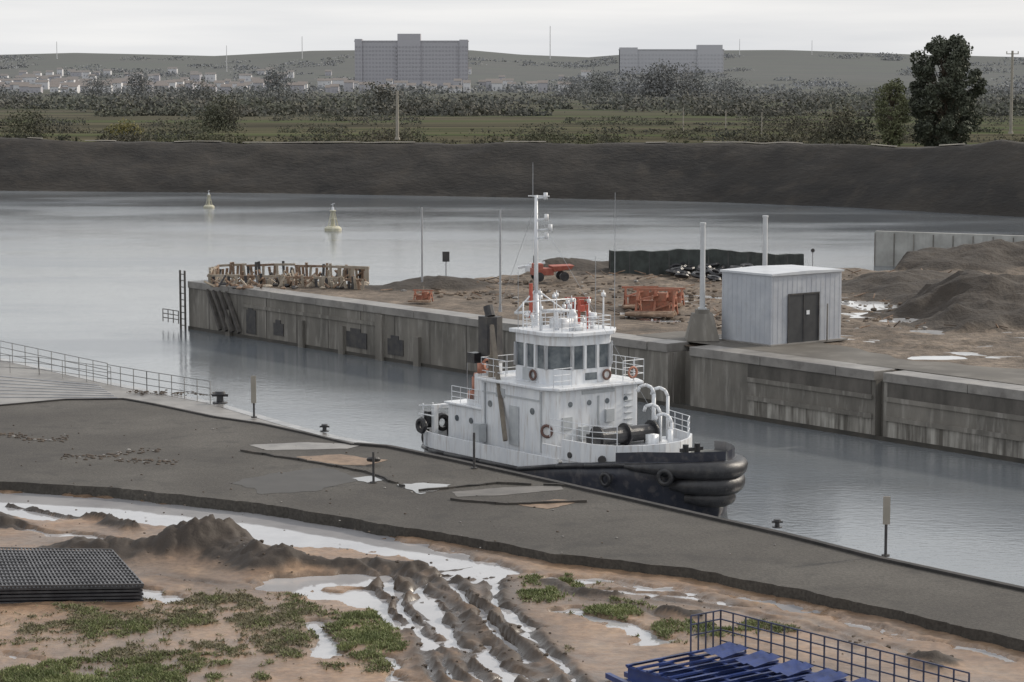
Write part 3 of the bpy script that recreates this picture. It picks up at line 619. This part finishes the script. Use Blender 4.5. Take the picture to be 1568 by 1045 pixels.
# ================= muddy foreground
gx=np.arange(-27,24,.11);gy=np.arange(56,108,.11);X,Y=np.meshgrid(gx,gy)
def W2(px,py): return G(px,py,3.42)[:2]
n1=fbm(X*.35,Y*.25,1,5);n2=fbm(X*1.6,Y*1.2,7,4);n3=fbm(X*5,Y*4,9,2);nw=fbm(X*.9,Y*.9,31,4);nw2=fbm(X*.9,Y*.9,57,4)
def segd(pts,warp=0):
    D=np.full(X.shape,1e9);Xw=X+warp*nw;Yw=Y+warp*nw2
    P=[W2(*p) for p in pts]
    for a,c in zip(P[:-1],P[1:]):
        dx,dy=c[0]-a[0],c[1]-a[1];t=np.clip(((Xw-a[0])*dx+(Yw-a[1])*dy)/(dx*dx+dy*dy),0,1)
        D=np.minimum(D,np.hypot(Xw-a[0]-t*dx,Yw-a[1]-t*dy))
    return D
def ell(px,py,rx,ry):
    x,y=W2(px,py);d=y;sx=rx*d/F;sy=ry*d*d/(F*16.6);return np.clip(1.3-np.sqrt(((X-x)/sx)**2+((Y-y)/sy)**2),0,1)
nl=.785*X+.62*Y
base=3.43+.10*n1+.08*n2+.03*n3
pud=np.zeros_like(X)
def addp(pts,w,d=.2):
    global pud
    D=segd(pts,1.2)+1.1*n2*min(1,w)+.5*n1;pud=np.maximum(pud,d*np.clip((w-D)/(.35*w)+.2,0,1))
addp([(-60,764),(0,768),(150,778),(300,790),(400,802),(480,820)],2.5,.25)
addp([(-40,805),(60,812),(170,824)],.4);addp([(500,822),(600,835),(680,855),(745,872)],1.3)
addp([(430,892),(500,888),(580,884)],1.0);addp([(215,900),(265,920)],.5);addp([(490,955),(500,1000)],.5)
addp([(560,905),(610,960)],.45);addp([(870,935),(950,955),(1020,985)],.5);addp([(930,900),(1060,915),(1150,930)],.25,.10)
addp([(640,905),(690,990)],.5);addp([(780,930),(800,960)],.5);addp([(690,870),(760,885)],.8);addp([(590,1000),(620,1045)],.3)
addp([(900,885),(1150,915),(1350,962),(1560,1012)],.3,.09);addp([(0,1000),(60,1010)],.3,.1)
addp([(470,905),(560,925)],.5);addp([(740,985),(790,1045)],.45);addp([(840,880),(900,890)],.3)
Hh=base-pud
ruts=[[(740,868),(640,878),(596,900),(640,960),(700,1045)],[(760,876),(660,890),(640,905),(700,960),(765,1045)],[(700,890),(720,920),(790,990),(850,1050)],[(760,885),(765,920),(820,980),(890,1050)],[(560,870),(600,890),(625,940),(650,1000),(665,1050)],[(1000,915),(1200,950),(1330,985)],[(850,905),(1000,935),(1100,990)],
 [(620,880),(690,930),(745,1000),(790,1050)],[(590,885),(670,940),(720,1010),(740,1050)],[(1050,905),(1250,955),(1400,1000)],[(240,880),(380,900),(470,880)],[(680,880),(740,940),(800,1010),(830,1050)]]
dk=np.zeros_like(X)
for i,r in enumerate(ruts):
    D=segd(r,.7)+.3*n2;amp=(1 if (i<5 or i in(7,8,11)) else .35)*(.6+1.8*np.clip(nw+.2,0,.6))
    Hh=Hh-amp*.13*np.exp(-(D/.15)**2)+amp*.08*np.exp(-((D-.31)/.12)**2);dk=np.maximum(dk,np.clip(amp*1.25*np.exp(-(D/.55)**2),0,.92))
def ridge(pts,w,h):
    global Hh,dk
    D=segd(pts,1.0)*(1+.5*n2)+.6*n2;k=np.exp(-(D/w)**2);Hh=Hh+h*k*(1+1.3*n2+.35*n3);dk=np.maximum(dk,np.clip(k*2.2,0,1))
ridge([(120,846),(200,850),(280,848),(340,846),(410,866)],1.25,.50);ridge([(270,850),(345,842)],.8,.50);ridge([(400,866),(480,870),(560,868),(640,874)],.6,.28)
ridge([(20,772),(80,785),(150,797),(210,812)],.28,.28);ridge([(-40,792),(20,806)],.6,.3);ridge([(840,892),(870,905),(940,915)],.3,.2);ridge([(1030,938),(1050,944)],.3,.25);ridge([(1405,1012),(1440,1018)],.4,.3)
gr=np.zeros_like(X)
for a in [(150,1040,260,34),(200,1005,120,22),(180,960,190,34),(330,945,200,30),(560,965,95,48),(560,1010,70,20),(850,905,90,20),(945,935,80,16),(1060,966,90,18),(1170,962,60,12),(400,985,160,25),(850,1000,30,10),(330,920,150,14)]: gr=np.maximum(gr,ell(*a))
green=np.maximum(np.maximum(ell(150,1045,240,40),ell(570,970,90,50)),np.maximum(np.maximum(ell(850,905,90,24),ell(945,935,80,18)),np.maximum(ell(1090,966,120,20),ell(200,970,120,20)*.6)))
gm=np.clip((gr*1.15+2.3*n2+1.4*n3+1.0*nw-.55)*1.5,0,1)*(gr>.02)*(Hh>3.36)*np.clip(1-dk*1.6,0,1)*(nl<56)
Hh=Hh+gm*.03
Hh=np.where(nl>56.5,2.5,Hh)
bd=np.minimum.reduce([X-gx[0],gx[-1]-X,Y-gy[0],gy[-1]-Y]);Hh=np.where(bd<.3,2.8,Hh)
wet=np.clip((3.52-Hh)/.16,0,1)
m,nt,bs=newmat('clay_mud')
def attr(n): a=nt.nodes.new('ShaderNodeAttribute');a.attribute_name=n;return a.outputs['Fac']
na=noise(nt,.6,8);ra=ramp(nt,[(.35,(.22,.135,.082)),(.5,(.31,.195,.118)),(.68,(.38,.255,.16))]);nt.links.new(na.outputs[0],ra.inputs[0])
nb=noise(nt,.22,6);rb=ramp(nt,[(.42,(0,0,0)),(.62,(.8,)*3)]);nt.links.new(nb.outputs[0],rb.inputs[0])
c=mixc(nt,rb.outputs[0],ra.outputs[0],(.17,.125,.095))
nc=noise(nt,4,5);rc=ramp(nt,[(.4,(.8,.8,.8)),(.6,(1.12,1.12,1.12))]);nt.links.new(nc.outputs[0],rc.inputs[0]);c=mixc(nt,1.,c,rc.outputs[0],'MULTIPLY')
wm=nt.nodes.new('ShaderNodeMath');wm.operation='MULTIPLY';nt.links.new(attr('wet'),wm.inputs[0]);wm.inputs[1].default_value=.45
c=mixc(nt,wm.outputs[0],c,(.11,.078,.054));c=mixc(nt,attr('dark'),c,(.040,.029,.021))
c=mixc(nt,attr('grassy'),c,(.085,.08,.042));nt.links.new(c,bs.inputs['Base Color'])
mr=nt.nodes.new('ShaderNodeMapRange');mr.inputs[3].default_value=.7;mr.inputs[4].default_value=.22;nt.links.new(attr('wet'),mr.inputs[0]);nt.links.new(mr.outputs[0],bs.inputs['Roughness'])
nb=noise(nt,5,5);bp=nt.nodes.new('ShaderNodeBump');bp.inputs['Strength'].default_value=.55;bp.inputs['Distance'].default_value=.05;nt.links.new(nb.outputs[0],bp.inputs['Height']);nt.links.new(bp.outputs[0],bs.inputs['Normal'])
grid_obj('muddy_ground',X,Y,Hh,m,{'grassy':gm*.8,'dark':np.clip(dk,0,1),'wet':wet},mask=nl<58)
b=MB();b.add([(-26.6,56.4,3.335),(23.4,56.4,3.335),(-10,99,3.335),(-26.6,107,3.335)],[(0,1,2,3)])
b.obj('puddle_water',mat('puddle_water',(.32,.315,.325),(.42,.415,.42),.4,.05,.02,bs=3))
def blades(name,mask,n,h,m):
    iy,ix=np.nonzero(mask>.12);p=mask[iy,ix];sel=np.random.choice(len(iy),n,p=p/p.sum())
    x=X[iy[sel],ix[sel]]+np.random.uniform(-.07,.07,n);y=Y[iy[sel],ix[sel]]+np.random.uniform(-.07,.07,n);z=Hh[iy[sel],ix[sel]]-.01
    a=np.random.uniform(0,6.28,n);ww=np.random.uniform(.015,.035,n);hh=h*np.random.uniform(.3,1.3,n);le=np.random.normal(0,.06,(n,2))
    V=np.stack([np.stack([x-np.cos(a)*ww,y-np.sin(a)*ww,z],-1),np.stack([x+np.cos(a)*ww,y+np.sin(a)*ww,z],-1),np.stack([x+le[:,0],y+le[:,1],z+hh],-1)],1).reshape(-1,3)
    me=bpy.data.meshes.new(name);me.vertices.add(3*n);me.vertices.foreach_set('co',V.astype(np.float32).ravel());me.loops.add(3*n);me.loops.foreach_set('vertex_index',np.arange(3*n,dtype=np.int32));me.polygons.add(n);me.polygons.foreach_set('loop_start',np.arange(n,dtype=np.int32)*3);me.update(calc_edges=True);me.materials.append(m);link(bpy.data.objects.new(name,me))
blades('green_grass',gm*np.clip(green*1.3+2*n2-.1,0,1),36000,.09,mat('grass_green',(.11,.135,.045),(.19,.21,.08),.8,.7))
blades('dry_grass',gm*np.clip(1.15-green,0,1),34000,.07,mat('grass_dry',(.12,.11,.06),(.19,.17,.10),.8,.8))
b=MB()
for i in range(1500):
    px=R.uniform(-20,1560);py=R.uniform(800,1045);q=W2(px,py);ix=int((q[0]-gx[0])/.11);iy=int((q[1]-gy[0])/.11)
    if not(0<=ix<len(gx) and 0<=iy<len(gy)) or Hh[iy,ix]<3.36: continue
    if dk[iy,ix]<.3 and R.random()<.9: continue
    b.rock((q[0],q[1],Hh[iy,ix]),R.uniform(.02,.09 if dk[iy,ix]>.4 else .04),0 if R.random()<.97 else 1,.7)
b.obj('mud_clods',[CLOD,CONCL])
# ================= stacked mesh panels (left)
e=empty('stacked_mesh_panels',(0,0,0));b=MB()
A=Vector(G(-160,926,3.45));Bc=Vector(G(220,920,3.45));Cc=Vector(G(172,866,3.45));Dd=Vector(G(-160,860,3.45))
for k in range(5):
    z0=3.40+.11*k;ins=.03*(k%2)
    q=[A+Vector((0,ins,0)),Bc+Vector((-ins,ins,0)),Cc+Vector((-ins,-ins,0)),Dd+Vector((0,-ins,0))]
    b.prism([(p.x,p.y) for p in q],z0,z0+.07+0.0)
b.obj('panel_layers',GRATE,e)
b=MB();zt=3.40+.44+.07
n=60
for i in range(n+1):
    f=i/n;a=A.lerp(Bc,f);c=Dd.lerp(Cc,f);a.z=c.z=zt+.04+R.uniform(-.008,.008);b.bar(a,c,.05,.08)
for i in range(14):
    f=i/13;a=A.lerp(Dd,f);c=Bc.lerp(Cc,f);a.z=c.z=zt+.075;b.bar(a,c,.05,.04)
b.obj('top_ribs',mat('rib_steel',(.045,.043,.045),(.10,.097,.10),1,.4),e)
# ================= blue steel walkway section
o3=G(962,1018,4.1);e=empty('blue_steel_gangway',(o3[0],o3[1],3.42),ROTU)
b=MB();L=9.;W=3.4
for y in (0,W*.33,W*.66,W): b.box(0,L,y-.06,y+.06,.25,.29);b.box(0,L,y-.015,y+.015,.29,.60);b.box(0,L,y-.06,y+.06,.60,.64)
for i in range(22):
    x=.05+i*.42;b.box(x-.05,x+.05,-.1,W+.1,.645,.70)
    b.bar((x,-.05,.05),(x,W,.05),.1,.1)
    if i%3!=1: b.add([(x,W*.02,.72),(x+.34,W*.02,.80),(x+.34,W*.31,.80),(x,W*.31,.72)],[(0,1,2,3)]);
    if i%4!=2: b.add([(x,W*.36,.72),(x+.34,W*.36,.84),(x+.34,W*.63,.84),(x,W*.63,.72)],[(0,1,2,3)])
    if i%3!=0: b.add([(x,W*.68,.80),(x+.34,W*.68,.74),(x+.34,W*.97,.86),(x,W*.97,.92)],[(0,1,2,3)])
for i in range(13):
    x=.05+i*.68;b.bar((x,0,.3),(x+.68,W*.33,.3),.05,.05);b.bar((x+.68,W*.66,.3),(x,W,.3),.05,.05)
b.obj('deck_frame',BLUE,e)
b=MB();yy=W
for i in range(19):
    x=i*.5;b.bar((x,yy,.7),(x,yy,1.70),.035,.035)
for z in (.85,1.15,1.45,1.70): b.bar((0,yy,z),(L,yy,z),.035,.035)
for i in range(5):
    y=W-i*.28;b.bar((0,y,.7),(0,y,1.70),.035,.035)
for z in (1.15,1.45,1.70): b.bar((0,W,z),(0,W-1.12,z),.035,.035)
b.obj('railing',mat('dark_blue_paint',(.03,.035,.06),(.045,.055,.11),2,.5),e)
b=MB()
for i in range(5): b.bar((-1.2+i*.2,.3+.5*i,.1),(1.,-.4+.6*i,.2+.05*i),.14,.14)
b.obj('loose_beams',BLUE,e)
# ================= tugboat
T=empty('tugboat',(-2.3,123.2,0),math.atan2(-.8,.6))
xs=[0,.5,1.5,3,6,9,12,14,15.7,17.1,18.2,19.0,19.6,19.9]
bd_=[2.7,3.1,3.4,3.5,3.5,3.5,3.5,3.4,3.1,2.6,2.0,1.4,.7,.15]
def sheer(x): return float(np.interp(x,[0,9,12.5,17,20.5],[1.25,1.3,1.9,2.45,2.65]))
b=MB()
V=[];lev=[(-1.,.80,-1.2),(0,.93,-.6),(.7,.98,-.25),(1.,1.,0)]
def hp(x,bb,l,s):
    zf,k,sh=lev[l];z=zf if l<2 else (zf*sheer(x) if l==3 else .6*sheer(x));return (x+sh*max(0,(x-12)/8.3),s*bb*k,z)
for i,(x,bb) in enumerate(zip(xs,bd_)):
    for s in(-1,1):
        for l in range(4): V.append(hp(x,bb,l,s))
Fc=[]
for i in range(len(xs)-1):
    for si in(0,1):
        for l in range(3):
            a=i*8+si*4+l;c=a+8;Fc.append((a,c,c+1,a+1) if si==0 else (a,a+1,c+1,c))
    Fc.append((i*8+3,(i+1)*8+3,(i+1)*8+7,i*8+7))
for l in range(3): Fc.append((l,l+1,4+l+1,4+l))
n_=(len(xs)-1)*8
for l in range(3): Fc.append((n_+l,n_+4+l,n_+5+l,n_+1+l))
b.add(V,Fc);b.obj('hull',HULLB,T,True)
b=MB();side=[(x,-bb-.03,sheer(x)-.12) for x,bb in zip(xs,bd_)]
b.tube(side,.10,8);b.tube([(p[0],-p[1],p[2]) for p in side],.10,8)
bow=[(16.4,-3.0),(17.1,-2.75),(17.8,-2.4),(18.4,-2.05),(19.0,-1.6),(19.5,-1.05),(19.85,-.5),(19.95,0),(19.85,.5),(19.5,1.05),(19.0,1.6),(18.4,2.05),(17.8,2.4),(16.9,2.85)]
rd=[.12,.18,.26,.33,.39,.43,.45,.45,.45,.43,.39,.33,.26,.18]
b.sweep([(x,y,2.2) for x,y in bow],rd,14)
b.sweep([(x-.1,y*.97,1.5) for x,y in bow[3:12]],[.2,.36,.44,.47,.48,.47,.44,.38,.26],14)
b.sweep([(x-.3,y*.9,.9) for x,y in bow[4:10]],[.2,.36,.42,.42,.36,.2],12)
b.torus((18.4,-2.35,1.9),(.5,-.85,0),.30,.13);b.torus((15.4,-3.35,1.5),(.2,-1,0),.26,.10)
b.obj('rubber_fenders',BLACK,T,True)
b=MB();
for s in(-1,1):
    P_=[(x,s*(bb-.1),sheer(x)-.05) for x,bb in zip(xs,bd_) if x>=15.7]
    for p,q in zip(P_[:-1],P_[1:]): b.add([p,q,(q[0],q[1],q[2]+.5),(p[0],p[1],p[2]+.5)],[(0,1,2,3)])
b.obj('bow_bulwark',HULLB,T)
b=MB();
pl=[(x,bb) for x,bb in zip(xs,bd_) if x<=12.1]
for s in(-1,1):
    for (x0_,b0),(x1_,b1) in zip(pl[:-1],pl[1:]):
        t=.10;b.add([(x0_,s*b0,sheer(x0_)-.02),(x1_,s*b1,sheer(x1_)-.02),(x1_,s*b1,2.0),(x0_,s*b0,2.0),(x0_,s*(b0-t),sheer(x0_)-.02),(x1_,s*(b1-t),sheer(x1_)-.02),(x1_,s*(b1-t),2.0),(x0_,s*(b0-t),2.0)],[(0,1,2,3),(5,4,7,6),(3,2,6,7),(1,5,6,2),(4,0,3,7)])
b.box(0,.1,-2.7,2.7,1.2,2.0)
for x in (1,3,5,7,9,11): b.box(x,x+.08,-3.42,-3.2,1.3,1.98);b.box(x,x+.08,3.2,3.42,1.3,1.98)
b.obj('aft_bulwark',WHITE,T)
fw=[(12.2,-3.35),(14.2,-3.2),(15.3,-2.6),(15.9,-1.6),(16.1,-.4),(16.0,.6),(15.4,1.7),(14.5,2.6),(12.2,3.2)]
b=MB();b.prism([(p[0],p[1]) for p in fw],1.5,2.55);
for (a,c) in zip(fw[:-1],fw[1:]): b.bar((a[0],a[1],2.5),(c[0],c[1],2.5),.10,.95)
b.bar((12.2,-3.35,2.3),(10.7,-3.35,2.3),.08,.6)
b.obj('foredeck_bulwark',WHITE,T)
b=MB()
b.cyl((12.8,-3.30,2.3),(12.8,-3.42,2.3),.14,.14,12);b.cyl((14.7,-2.95,2.3),(14.82,-3.1,2.3),.19,.19,12);b.cyl((15.55,-1.95,2.4),(15.78,-2.1,2.4),.14,.14,12);b.obj('hawse_holes',DARKSTEEL,T)
b=MB();b.rail([(11.2,-3.3,2.97),(12.2,-3.3,2.97),(14.2,-3.15,2.97),(15.2,-2.5,2.97)],.85,sp=.8,r=.022)
b.rail([(15.4,1.6,2.97),(14.5,2.5,2.97),(12.2,3.1,2.97)],.85,sp=.8,r=.022)
b.rail([(5.0,-2.75,5.15),(7,-2.75,5.15)],.95,sp=.8,r=.022);b.rail([(10.7,-2.7,5.15),(10.7,-1.6,5.15)],.9,sp=.6,r=.02);b.rail([(10.75,1.5,5.15),(10.75,2.8,5.15),(6.5,2.8,5.15)],1.,sp=.7,r=.022)
b.rail([(5.0,-2.75,5.15),(5.0,2.75,5.15)],.95,sp=.8,r=.022)
b.rail([(9.8,-1.5,7.64),(9.8,1.5,7.64),(7,1.7,7.64),(7,-1.7,7.64),(9.8,-1.5,7.64)],.65,sp=.7,r=.018)
b.rail([(2,-2.4,3.56),(5,-2.4,3.56)],.8,sp=.8,r=.02)
b.obj('guard_rails',WHITE,T)
b=MB()
dh=[(5.0,-2.8),(9.9,-2.8),(10.7,-2.45),(10.7,2.45),(9.9,2.8),(5.0,2.8)]
b.prism(dh,1.2,5.0);b.box(1.8,5.0,-2.5,2.5,1.2,3.45)
b.box(3.0,5.0,-2.2,-.6,3.45,4.1)
b.obj('deckhouse',WHITE,T,False,.06)
b=MB();b.prism([(4.8,-3.0),(10.1,-3.0),(11.0,-2.6),(11.0,2.6),(10.1,3.0),(4.8,3.0)],5.0,5.14);b.box(1.65,4.98,-2.65,2.65,3.45,3.56)
wh=[(6.8,-2.0),(9.2,-2.0),(10.15,-1.15),(10.15,1.15),(9.2,2.0),(6.8,2.0)]
wr=[(6.5,-2.2),(9.35,-2.2),(10.4,-1.25),(10.4,1.25),(9.35,2.2),(6.5,2.2)]
b.prism(wr,7.45,7.64);b.obj('deck_overhangs',WHITE,T,False,.03)
b=MB();b.prism(wh,5.14,5.85);b.prism(wh,6.98,7.45);
for i,(p,q) in enumerate(zip(wh,wh[1:]+wh[:1])):
    d=Vector((q[0]-p[0],q[1]-p[1]));L_=d.length;n=max(1,round(L_/.85))
    for k in range(n+1):
        c=Vector(p).lerp(Vector(q),k/n);b.box(c.x-.07,c.x+.07,c.y-.07,c.y+.07,5.85,6.98)
b.obj('wheelhouse',WHITE,T)
b=MB();wi=[(6.86,-1.94),(9.18,-1.94),(10.09,-1.12),(10.09,1.12),(9.18,1.94),(6.86,1.94)];b.prism(wi,5.86,6.97)
for y in(-1.7,-.55,.55,1.7): b.cyl((10.69,y,4.3),(10.73,y,4.3),.13,.13,14)
for x in(5.8,9.2): b.cyl((x,-2.79,3.9),(x,-2.84,3.9),.16,.16,14)
for x in(2.6,3.8): b.cyl((x,-2.49,2.8),(x,-2.54,2.8),.15,.15,14)
b.box(10.14,10.18,-.35,.35,5.3,5.65)
b.obj('windows',GLASS,T)
b=MB();
for x in(7.4,): b.box(x,x+.75,-2.86,-2.80,2.1,4.0);b.box(x-.0,x+.75,-2.04,-2.0,5.2,5.8)
for i in range(8): b.box(10.7,10.78,1.6,2.1,2.4+i*.3,2.44+i*.3)
b.box(6.3,7.0,-2.84,-2.8,4.3,4.75);b.box(10.7,10.76,-2.2,-1.6,3.1,3.7);b.box(10.7,10.74,-1.,1.,4.72,4.9);b.box(5.1,5.6,-3.35,-2.9,2.0,2.9)
b.tube([(9.9,-2.83,2.),(9.9,-2.86,4.9)],.05,6);b.tube([(5.4,-2.83,2.),(5.4,-2.86,4.9)],.05,6);b.tube([(10.72,-.0,2.6),(10.74,0,4.6)],.05,6);b.bar((5.2,-2.83,4.45),(9.8,-2.83,4.45),.04,.07)
b.box(10.7,10.85,.4,.9,3.3,3.9);b.box(10.7,10.9,-1.2,-.7,2.6,3.2)
b.obj('doors_and_fittings',mat('grey_fittings',(.36,.38,.40),(.46,.48,.49),2,.6),T)
b=MB();b.torus((10.2,-2.72,3.05),(.4,-.9,0),.27,.07,0);b.torus((10.25,.9,5.5),(1,0,0),.22,.06,0);b.torus((8.3,-2.1,5.5),(0,1,0),.22,.06)
b.obj('dark_lifebuoys',mat('worn_lifebuoy',(.10,.06,.05),(.16,.09,.075),2,.7),T,True)
b=MB();b.torus((11.,1.9,5.6),(1,0,0),.25,.06);b.box(4.85,5.05,-2.9,-2.5,5.3,5.8);b.torus((5.,-2.4,5.7),(1,0,0),.26,.07);b.cyl((3.4,-1.9,4.1),(3.4,-1.9,4.9),.22,.22,10);b.cyl((3.4,-1.9,4.9),(3.4,-1.9,5.1),.16,.12,10)
b.box(3.1,3.7,-2.2,-1.7,3.8,4.2)
b.obj('orange_safety_gear',mat('safety_orange',(.34,.13,.08),(.40,.18,.12),3,.6),T,True)
b=MB()
for y,zt in((-1.75,8.3),(1.55,7.3)):
    b.prism([(3.9,y-.45),(4.7,y-.5),(4.95,y),(4.7,y+.5),(3.9,y+.45)],5.14,5.7,1);b.prism([(3.95,y-.42),(4.75,y-.47),(4.93,y),(4.75,y+.47),(3.95,y+.42)],5.7,zt-.3,0)
    b.cyl((4.4,y,zt-.3),(4.2,y,zt+.2),.25,.25,10,0)
b.prism([(3.8,-2.3),(5,-2.3),(5,2.3),(3.8,2.3)],3.56,5.13,1)
b.obj('funnels',[DARKSTEEL,WHITE],T)
b=MB();b.bar((5.4,-2.4,7.6),(7.5,-3.15,2.3),.18,.22);b.bar((5.4,-2.4,7.7),(5.4,-2.4,5.2),.15,.15);b.cyl((5.4,-2.4,5.1),(5.4,-2.4,6.2),.18,.18,10);b.bar((4.2,-2.35,5.95),(3.6,-2.35,5.95),.5,.5,1)
b.obj('folded_deck_crane',[BROWNBOOM,BLACK],T)
b=MB();m0=(6.2,-.3)
b.cyl((m0[0],m0[1],5.1),(m0[0],m0[1],9.2),.18,.14,10);b.cyl((m0[0],m0[1],9.2),(m0[0],m0[1],14.0),.11,.08,10)
b.bar((m0[0],-1.6,8.3),(m0[0],1.4,8.3),.12,.12);b.bar((m0[0],-1.6,8.3),(m0[0],m0[1],9.4),.06,.06);b.bar((m0[0],1.4,8.3),(m0[0],m0[1],9.4),.06,.06)
for z,l in((12.8,.55),(12.3,.75),(11.9,.55),(13.85,.5)):
    b.bar((m0[0],m0[1],z),(m0[0]+l*.6,m0[1]+l*.7,z+.05),.07,.07);b.cyl((m0[0]+l*.6,m0[1]+l*.7,z-.05),(m0[0]+l*.6,m0[1]+l*.7,z+.28),.10,.10,8)
b.bar((m0[0]-.5,m0[1]-.1,13.95),(m0[0]+.4,m0[1]+.5,13.95),.06,.06)
b.cyl((8.6,-.9,7.6),(8.6,-.9,8.5),.13,.1,8);b.bar((8.2,-1.5,8.55),(8.9,-.3,8.55),.12,.14);b.cyl((9.1,.9,7.6),(9.1,.9,8.1),.1,.1,8);b.cyl((9.1,.9,8.1),(9.1,.9,8.4),.28,.22,14)
b.box(7.4,8.2,-.4,.5,7.64,8.05);b.cyl((7.2,1.2,7.64),(7.2,1.2,8.1),.25,.25,12);b.cyl((7.2,1.2,8.1),(7.2,1.2,8.4),.25,.1,12);b.box(9.2,9.7,-.5,-.1,7.64,7.95)
for i in range(22): x=R.uniform(6.6,9.8);y=R.uniform(-1.8,1.8);h=8.1+R.random()*1.7;b.cyl((x,y,7.64),(x,y,h),.03,.02,6);b.box(x-.07,x+.07,y-.07,y+.07,h-.3,h-.12)
b.bar((7,-1.7,8.9),(7,1.5,8.9),.06,.06);b.cyl((7,-1.7,7.6),(7,-1.7,8.9),.04,.04,6);b.cyl((7,1.5,7.6),(7,1.5,8.9),.04,.04,6)
b.obj('mast_and_radars',WHITE,T,True)
b=MB();b.cyl((9.6,1.9,7.6),(9.6,1.9,14.2),.022,.012,5);b.cyl((6.2,-.5,13.9),(6.2,-.5,15.6),.02,.012,5);b.cyl((7.0,-2.0,7.6),(7.,-2.,10.4),.02,.012,5);b.cyl((8.,2.,7.6),(8,2,11),.02,.012,5);b.cyl((2.5,-1.8,3.5),(2.5,-1.8,5.5),.02,.015,5)
b.tube([(6.2,-.3,13.6),(1,0,5.)],.010,4);b.tube([(6.2,-.3,13.2),(15,0,4.)],.010,4)
b.obj('whip_antennas_and_stays',STEEL,T)
b=MB();b.cyl((m0[0],m0[1]-.32,8.0),(m0[0],m0[1]-.32,9.7),.09,.09,8);b.cyl((8.9,.25,7.6),(8.9,.25,9.0),.07,.06,8);b.cyl((9.1,.6,7.6),(9.1,.6,8.8),.05,.05,8);b.box(9.0,9.2,.15,.4,8.5,8.8);b.obj('red_fire_monitors',RED,T)
b=MB();b.cyl((13.2,-2.0,3.05),(13.2,1.2,3.05),.38,.38,16);[b.cyl((13.2,y-.05,3.05),(13.2,y+.05,3.05),.55,.55,18) for y in(-2.05,-.4,1.25)];b.box(12.8,13.6,-2.2,-1.9,2.5,3.1);b.box(12.8,13.6,1.1,1.4,2.5,3.1);b.bar((12.7,-2.2,2.9),(12.7,1.4,2.9),.3,.5)
b.cyl((17.5,-.35,2.2),(17.5,-.35,3.1),.14,.14,10);b.cyl((17.5,.35,2.2),(17.5,.35,3.1),.14,.14,10);b.bar((17.5,-.65,2.85),(17.5,.65,2.85),.16,.16)
b.obj('towing_winch_and_bitts',BLACK,T)
b=MB()
for x,y,h in((12.6,1.9,5.15),(13.3,1.7,4.3),(12.9,2.5,5.0),(13.9,1.9,3.9)):
    b.tube([(x,y,2.5),(x,y,h-.4),(x-.08,y-.1,h-.12),(x-.3,y-.25,h),(x-.55,y-.45,h-.1),(x-.62,y-.5,h-.35)],.08,8)
b.cyl((12.1,2.3,2.5),(12.1,2.3,4.6),.10,.10,10);b.cyl((14.6,1.2,2.5),(14.6,1.2,3.3),.12,.12,10);b.box(14.0,14.4,.2,.7,2.5,3.1)
b.obj('vent_goosenecks',WHITE,T,True)
b=MB();b.box(.5,.75,-2.6,-2.35,1.2,3.1,1);b.box(.5,.75,2.35,2.6,1.2,3.1,1);b.bar((.62,-2.6,3.15),(.62,2.6,3.15),.25,.2,1)
b.cyl((1.0,-1.6,1.9),(1.0,1.2,1.9),.6,.6,14,0);b.torus((.0,-2.6,2.2),(1,.3,0),.35,.16,0);b.torus((.0,-1.6,2.2),(1,0,0),.35,.16,0);b.torus((-.15,-2.2,1.5),(1,0,0),.4,.18,0);b.torus((.9,-3.5,2.3),(0,1,0),.3,.13,0)
b.box(.1,.5,-2.8,-2.3,2.3,2.9,0);b.cyl((.2,-2.9,1.8),(.2,-2.9,3.3),.05,.05,6,1);b.cyl((.2,-2.3,1.8),(.2,-2.3,3.3),.05,.05,6,1);b.bar((.1,-3.1,3.2),(.9,-1.8,3.2),.06,.06,1)
b.bar((.1,-3.1,2.8),(1.5,-3.1,2.8),.05,.05,1)
b.obj('stern_towing_gear',[BLACK,WHITE],T)
b=MB();b.add([(x,s*(bb-.1),sheer(x)+.02) for x,bb in list(zip(xs,bd_)) for s in(-1,1)],[(2*i,2*i+2,2*i+3,2*i+1) for i in range(len(xs)-1)]);b.obj('deck',DECK,T)
print('done')
